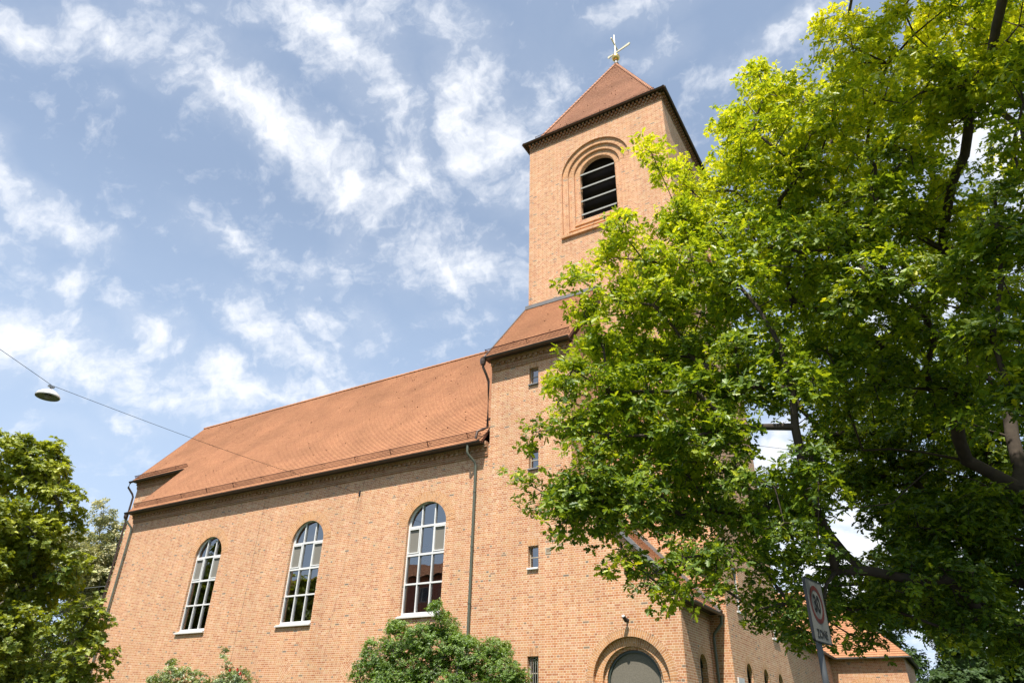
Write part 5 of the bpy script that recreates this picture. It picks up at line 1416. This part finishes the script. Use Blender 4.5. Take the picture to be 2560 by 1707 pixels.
# the span cable and the mast that carries its other end
A, Bm = Vector((-22.78, 23.76, 9.76)), Vector((-21.9, 4.0, 10.35))
mid = lp + Vector((0, 0, .40))
mb = MB()
pts = []
for k in range(15):
    t = k / 14
    p = A.lerp(mid, t); p.z -= .14 * math.sin(math.pi * t)
    pts.append(p)
for k in range(1, 7):
    p = mid.lerp(Bm, k / 6); pts.append(p)
mb.tube(pts, .0075, 5)
o = mb.build('span_cable', 'black')
o['label'] = 'thin dark cable carrying the street lamp from the church wall out to the left'; o['category'] = 'cable'
mast = empty('lamp_mast', (-21.9, 3.9, GZ), 'grey steel mast out of view to the left that holds the lamp cable', 'mast')
mb = MB(); mb.tube([(-21.9, 3.9, GZ), (-21.9, 3.95, 10.6)], [.11, .07], 12)
keep(mb.build('pole', 'steel', None, smooth=True), mast)
mb = MB(); mb.tube([(-21.9, 3.9, 10.35), (-21.9, 4.0, 10.35)], .09, 12)
keep(mb.build('clamp', 'steel'), mast)
mb = MB()
pts = [Vector((-46.3, 29.0, 8.3)).lerp(Vector((-62, 17, 6.2)), k / 10) - Vector((0, 0, .25 * math.sin(math.pi * k / 10))) for k in range(11)]
mb.tube(pts, .014, 4)
o = mb.build('service_wire', 'steel')
o['label'] = 'pale overhead wire running from the church gable into the trees on the left'; o['category'] = 'wire'

# ================================================================== ZONE SIGN
SH = .70
s0 = Vector((-1.316, 8.903, 1.646 - SH))         # lower left corner of the panel
rd = Vector((math.cos(R(80)), math.sin(R(80)), 0))
nd = Vector((rd.y, -rd.x, 0))
SW_ = .56
sign = empty('traffic_sign', (s0.x + rd.x * .3, s0.y + rd.y * .3, GZ), 'white 30 ZONE speed sign with red ring on a grey post before the oak', 'traffic sign')
SP = Plane(s0 - Vector((0, 0, s0.z)) * 0, rd, nd)
def sp(a, b, d=0):
    return s0 + rd * a + Vector((0, 0, 1)) * b + nd * d
def rrect(w_, h_, r_, ins=0, n=5):
    p = []
    for cx2, cy2, a0 in ((w_ - r_, r_, -90), (w_ - r_, h_ - r_, 0), (r_, h_ - r_, 90), (r_, r_, 180)):
        for k in range(n + 1):
            a = R(a0 + 90 * k / n)
            p.append((cx2 + (r_ - ins) * math.cos(a), cy2 + (r_ - ins) * math.sin(a)))
    return p
M['signwhite'] = simple('sign_face_white_shaded', (.18, .18, .165), .35, 0, .05)  # white greyed down: tree shade is put into the face colour
M['signred'] = simple('sign_face_red_shaded', (.11, .022, .018), .35, 0, .05)  # red darkened for the same painted-in shade
M['signblack'] = simple('sign_face_black', (.012, .012, .013), .4)
mb = MB()
o_ = rrect(SW_, SH, .035)
mb.face([sp(a, b, 0) for a, b in o_]); mb.face([sp(a, b, -.025) for a, b in o_][::-1])
for k in range(len(o_)):
    a, b = o_[k], o_[(k + 1) % len(o_)]
    mb.face([sp(*a, -.025), sp(*b, -.025), sp(*b, .004), sp(*a, .004)], None, 1)
i_ = rrect(SW_, SH, .035, .012)
for k in range(len(o_)):
    j = (k + 1) % len(o_)
    mb.face([sp(*o_[k], .004), sp(*o_[j], .004), sp(*i_[j], .004), sp(*i_[k], .004)], None, 1)
pan = keep(mb.build('sign_panel', ['signwhite', 'signblack']), sign)
mb = MB()
cxs, czs = SW_ / 2, SH * .60
r1_, r0_ = SW_ * .375, SW_ * .375 * .77
for k in range(48):
    a, b = 2 * math.pi * k / 48, 2 * math.pi * (k + 1) / 48
    mb.face([sp(cxs + rr * math.cos(t), czs + rr * math.sin(t), .003) for rr, t in ((r0_, a), (r1_, a), (r1_, b), (r0_, b))])
keep(mb.build('red_ring', 'signred'), sign)
def text_mesh(name, s, size, a, b, m, xs=1.0, off=.012):
    cu_ = bpy.data.curves.new(name, 'FONT')
    cu_.body = s; cu_.size = size; cu_.align_x = 'CENTER'; cu_.align_y = 'CENTER'; cu_.offset = off * size; cu_.extrude = .0006
    to = bpy.data.objects.new('tmp', cu_)
    COL.objects.link(to)
    dg = bpy.context.evaluated_depsgraph_get()
    me = bpy.data.meshes.new_from_object(to.evaluated_get(dg))
    bpy.data.objects.remove(to)
    mt = Matrix((rd * xs, Vector((0, 0, 1)), nd)).transposed().to_4x4()
    mt.translation = sp(a, b, .0035)
    me.transform(mt)
    me.materials.clear(); me.materials.append(M[m])
    o = bpy.data.objects.new(name, me); COL.objects.link(o)
    keep(o, sign)
text_mesh('number_lettering', '30', .26, cxs, czs, 'signblack', .8, .03)
text_mesh('word_lettering', 'ZONE', .13, cxs, SH * .13, 'signblack', .95, .02)
mb = MB()
pc = s0 + rd * .28 - nd * .06
mb.tube([(pc.x, pc.y, GZ), (pc.x, pc.y, s0.z + SH - .02)], .034, 14)
keep(mb.build('post', 'post', None, smooth=True), sign)
for z in (s0.z + .12, s0.z + SH - .14):
    mb = MB()
    mb.tube([(pc.x, pc.y, z - .02), (pc.x, pc.y, z + .02)], .042, 12)
    a = Vector((pc.x, pc.y, z)); b = sp(.28, z - s0.z, -.026)
    mb.tube([a, b], .02, 6)
    keep(mb.build('clamp', 'steel'), sign)

# ================================================================== HOUSES
M['stucco'] = simple('red_brown_stucco', (.34, .14, .1), .9, 0, .08, 1)
M['cream'] = simple('cream_stucco', (.6, .58, .52), .9, 0, .05, 1)
M['shade'] = simple('window_dark', (.03, .035, .04), .15, 0, .1)
def house(name, x0, y0, x1, y1, h, label, wm, rise, nx, nz):
    c = empty(name, ((x0 + x1) / 2, (y0 + y1) / 2, GZ), label, 'house')
    pl_ = Plane((0, y1, 0), (1, 0, 0), (0, 1, 0))
    holes = []
    for i in range(nx):
        for k in range(nz):
            a = x0 + (x1 - x0) * (i + .5) / nx; z = GZ + 1 + k * 2.9
            if z + 1.6 < GZ + h:
                holes.append((a - .55, a + .55, z, z + 1.5))
    mb = MB()
    panel(mb, pl_, [(x0, GZ), (x1, GZ), (x1, GZ + h), (x0, GZ + h)], [rect(*q) for q in holes], 0, .15)
    for q in (((x0, y0), (x0, y1)), ((x1, y1), (x1, y0)), ((x1, y0), (x0, y0))):
        (a, b), (c2, d) = q
        mb.face([(a, b, GZ), (c2, d, GZ), (c2, d, GZ + h), (a, b, GZ + h)])
    keep(mb.build('wall', wm), c)
    for q in holes:
        f = MB()
        for r_ in ((q[0], q[0] + .07, q[2], q[3]), (q[1] - .07, q[1], q[2], q[3]), (q[0], q[1], q[2], q[2] + .07), (q[0], q[1], q[3] - .07, q[3]), ((q[0] + q[1]) / 2 - .03, (q[0] + q[1]) / 2 + .03, q[2], q[3])):
            bx(f, pl_, *r_, -.14, -.09)
        fo = keep(f.build('window', 'white'), c)
        g = MB(); panel(g, pl_, rect(*q), (), -.13, 0)
        o = g.build('pane', 'shade'); o.parent = fo
    mb = MB()
    ym = (y0 + y1) / 2; e = .5; zt_ = GZ + h
    hgt = rise
    for (ya, s) in ((y0 - e, 1), (y1 + e, -1)):
        v = Vector((0, (ym - ya), hgt)); l = v.length; v.normalize()
        n = Vector((1, 0, 0)).cross(v)
        if n.z < 0: n = -n
        tiled(mb, (x0 - e, ya, zt_), (1, 0, 0), v, n, x1 - x0 + 2 * e, l, under=1, row=.3)
    for xx in (x0, x1):
        mb.face([(xx, y0, zt_), (xx, y1, zt_), (xx, ym, zt_ + hgt - .15)], None, 3)
    keep(mb.build('roof', ['tile', 'soffit', 'ironred', wm]), c)
    return c
house('apartment_house', -68, -24, -42.4, -9, 15.0, 'red-brown rendered house across the street, seen mirrored in the right tall window', 'stucco', 3.2, 7, 5)
house('white_house', -84, 22, -70, 34, 5.5, 'white house glimpsed under the tree at the bottom left', 'cream', 2.5, 4, 2)

# trees across the street, seen mirrored in the left and middle tall windows
for k, (x, y, sc, rz) in enumerate(((-53.5, -1.5, 1.45, 1.0), (-64, -.5, 2.0, 2.2), (-74, -1.0, 2.1, 3.9), (-46.6, -4.0, .85, 5.1))):
    c = linden.copy(); COL.objects.link(c)
    c.location = (x, y, GZ); c.rotation_euler = (0, 0, rz); c.scale = (sc, sc, sc)
    c['group'] = 'street trees mirrored in the church windows'
    c['label'] = 'street tree across the road, mirrored in the church windows'
    for ch in list(linden.children):
        d = ch.copy(); COL.objects.link(d); d.parent = c
        d.matrix_parent_inverse = ch.matrix_parent_inverse.copy()

print('OBJECTS', len(bpy.data.objects), 'FACES', sum(len(m.polygons) for m in bpy.data.meshes))
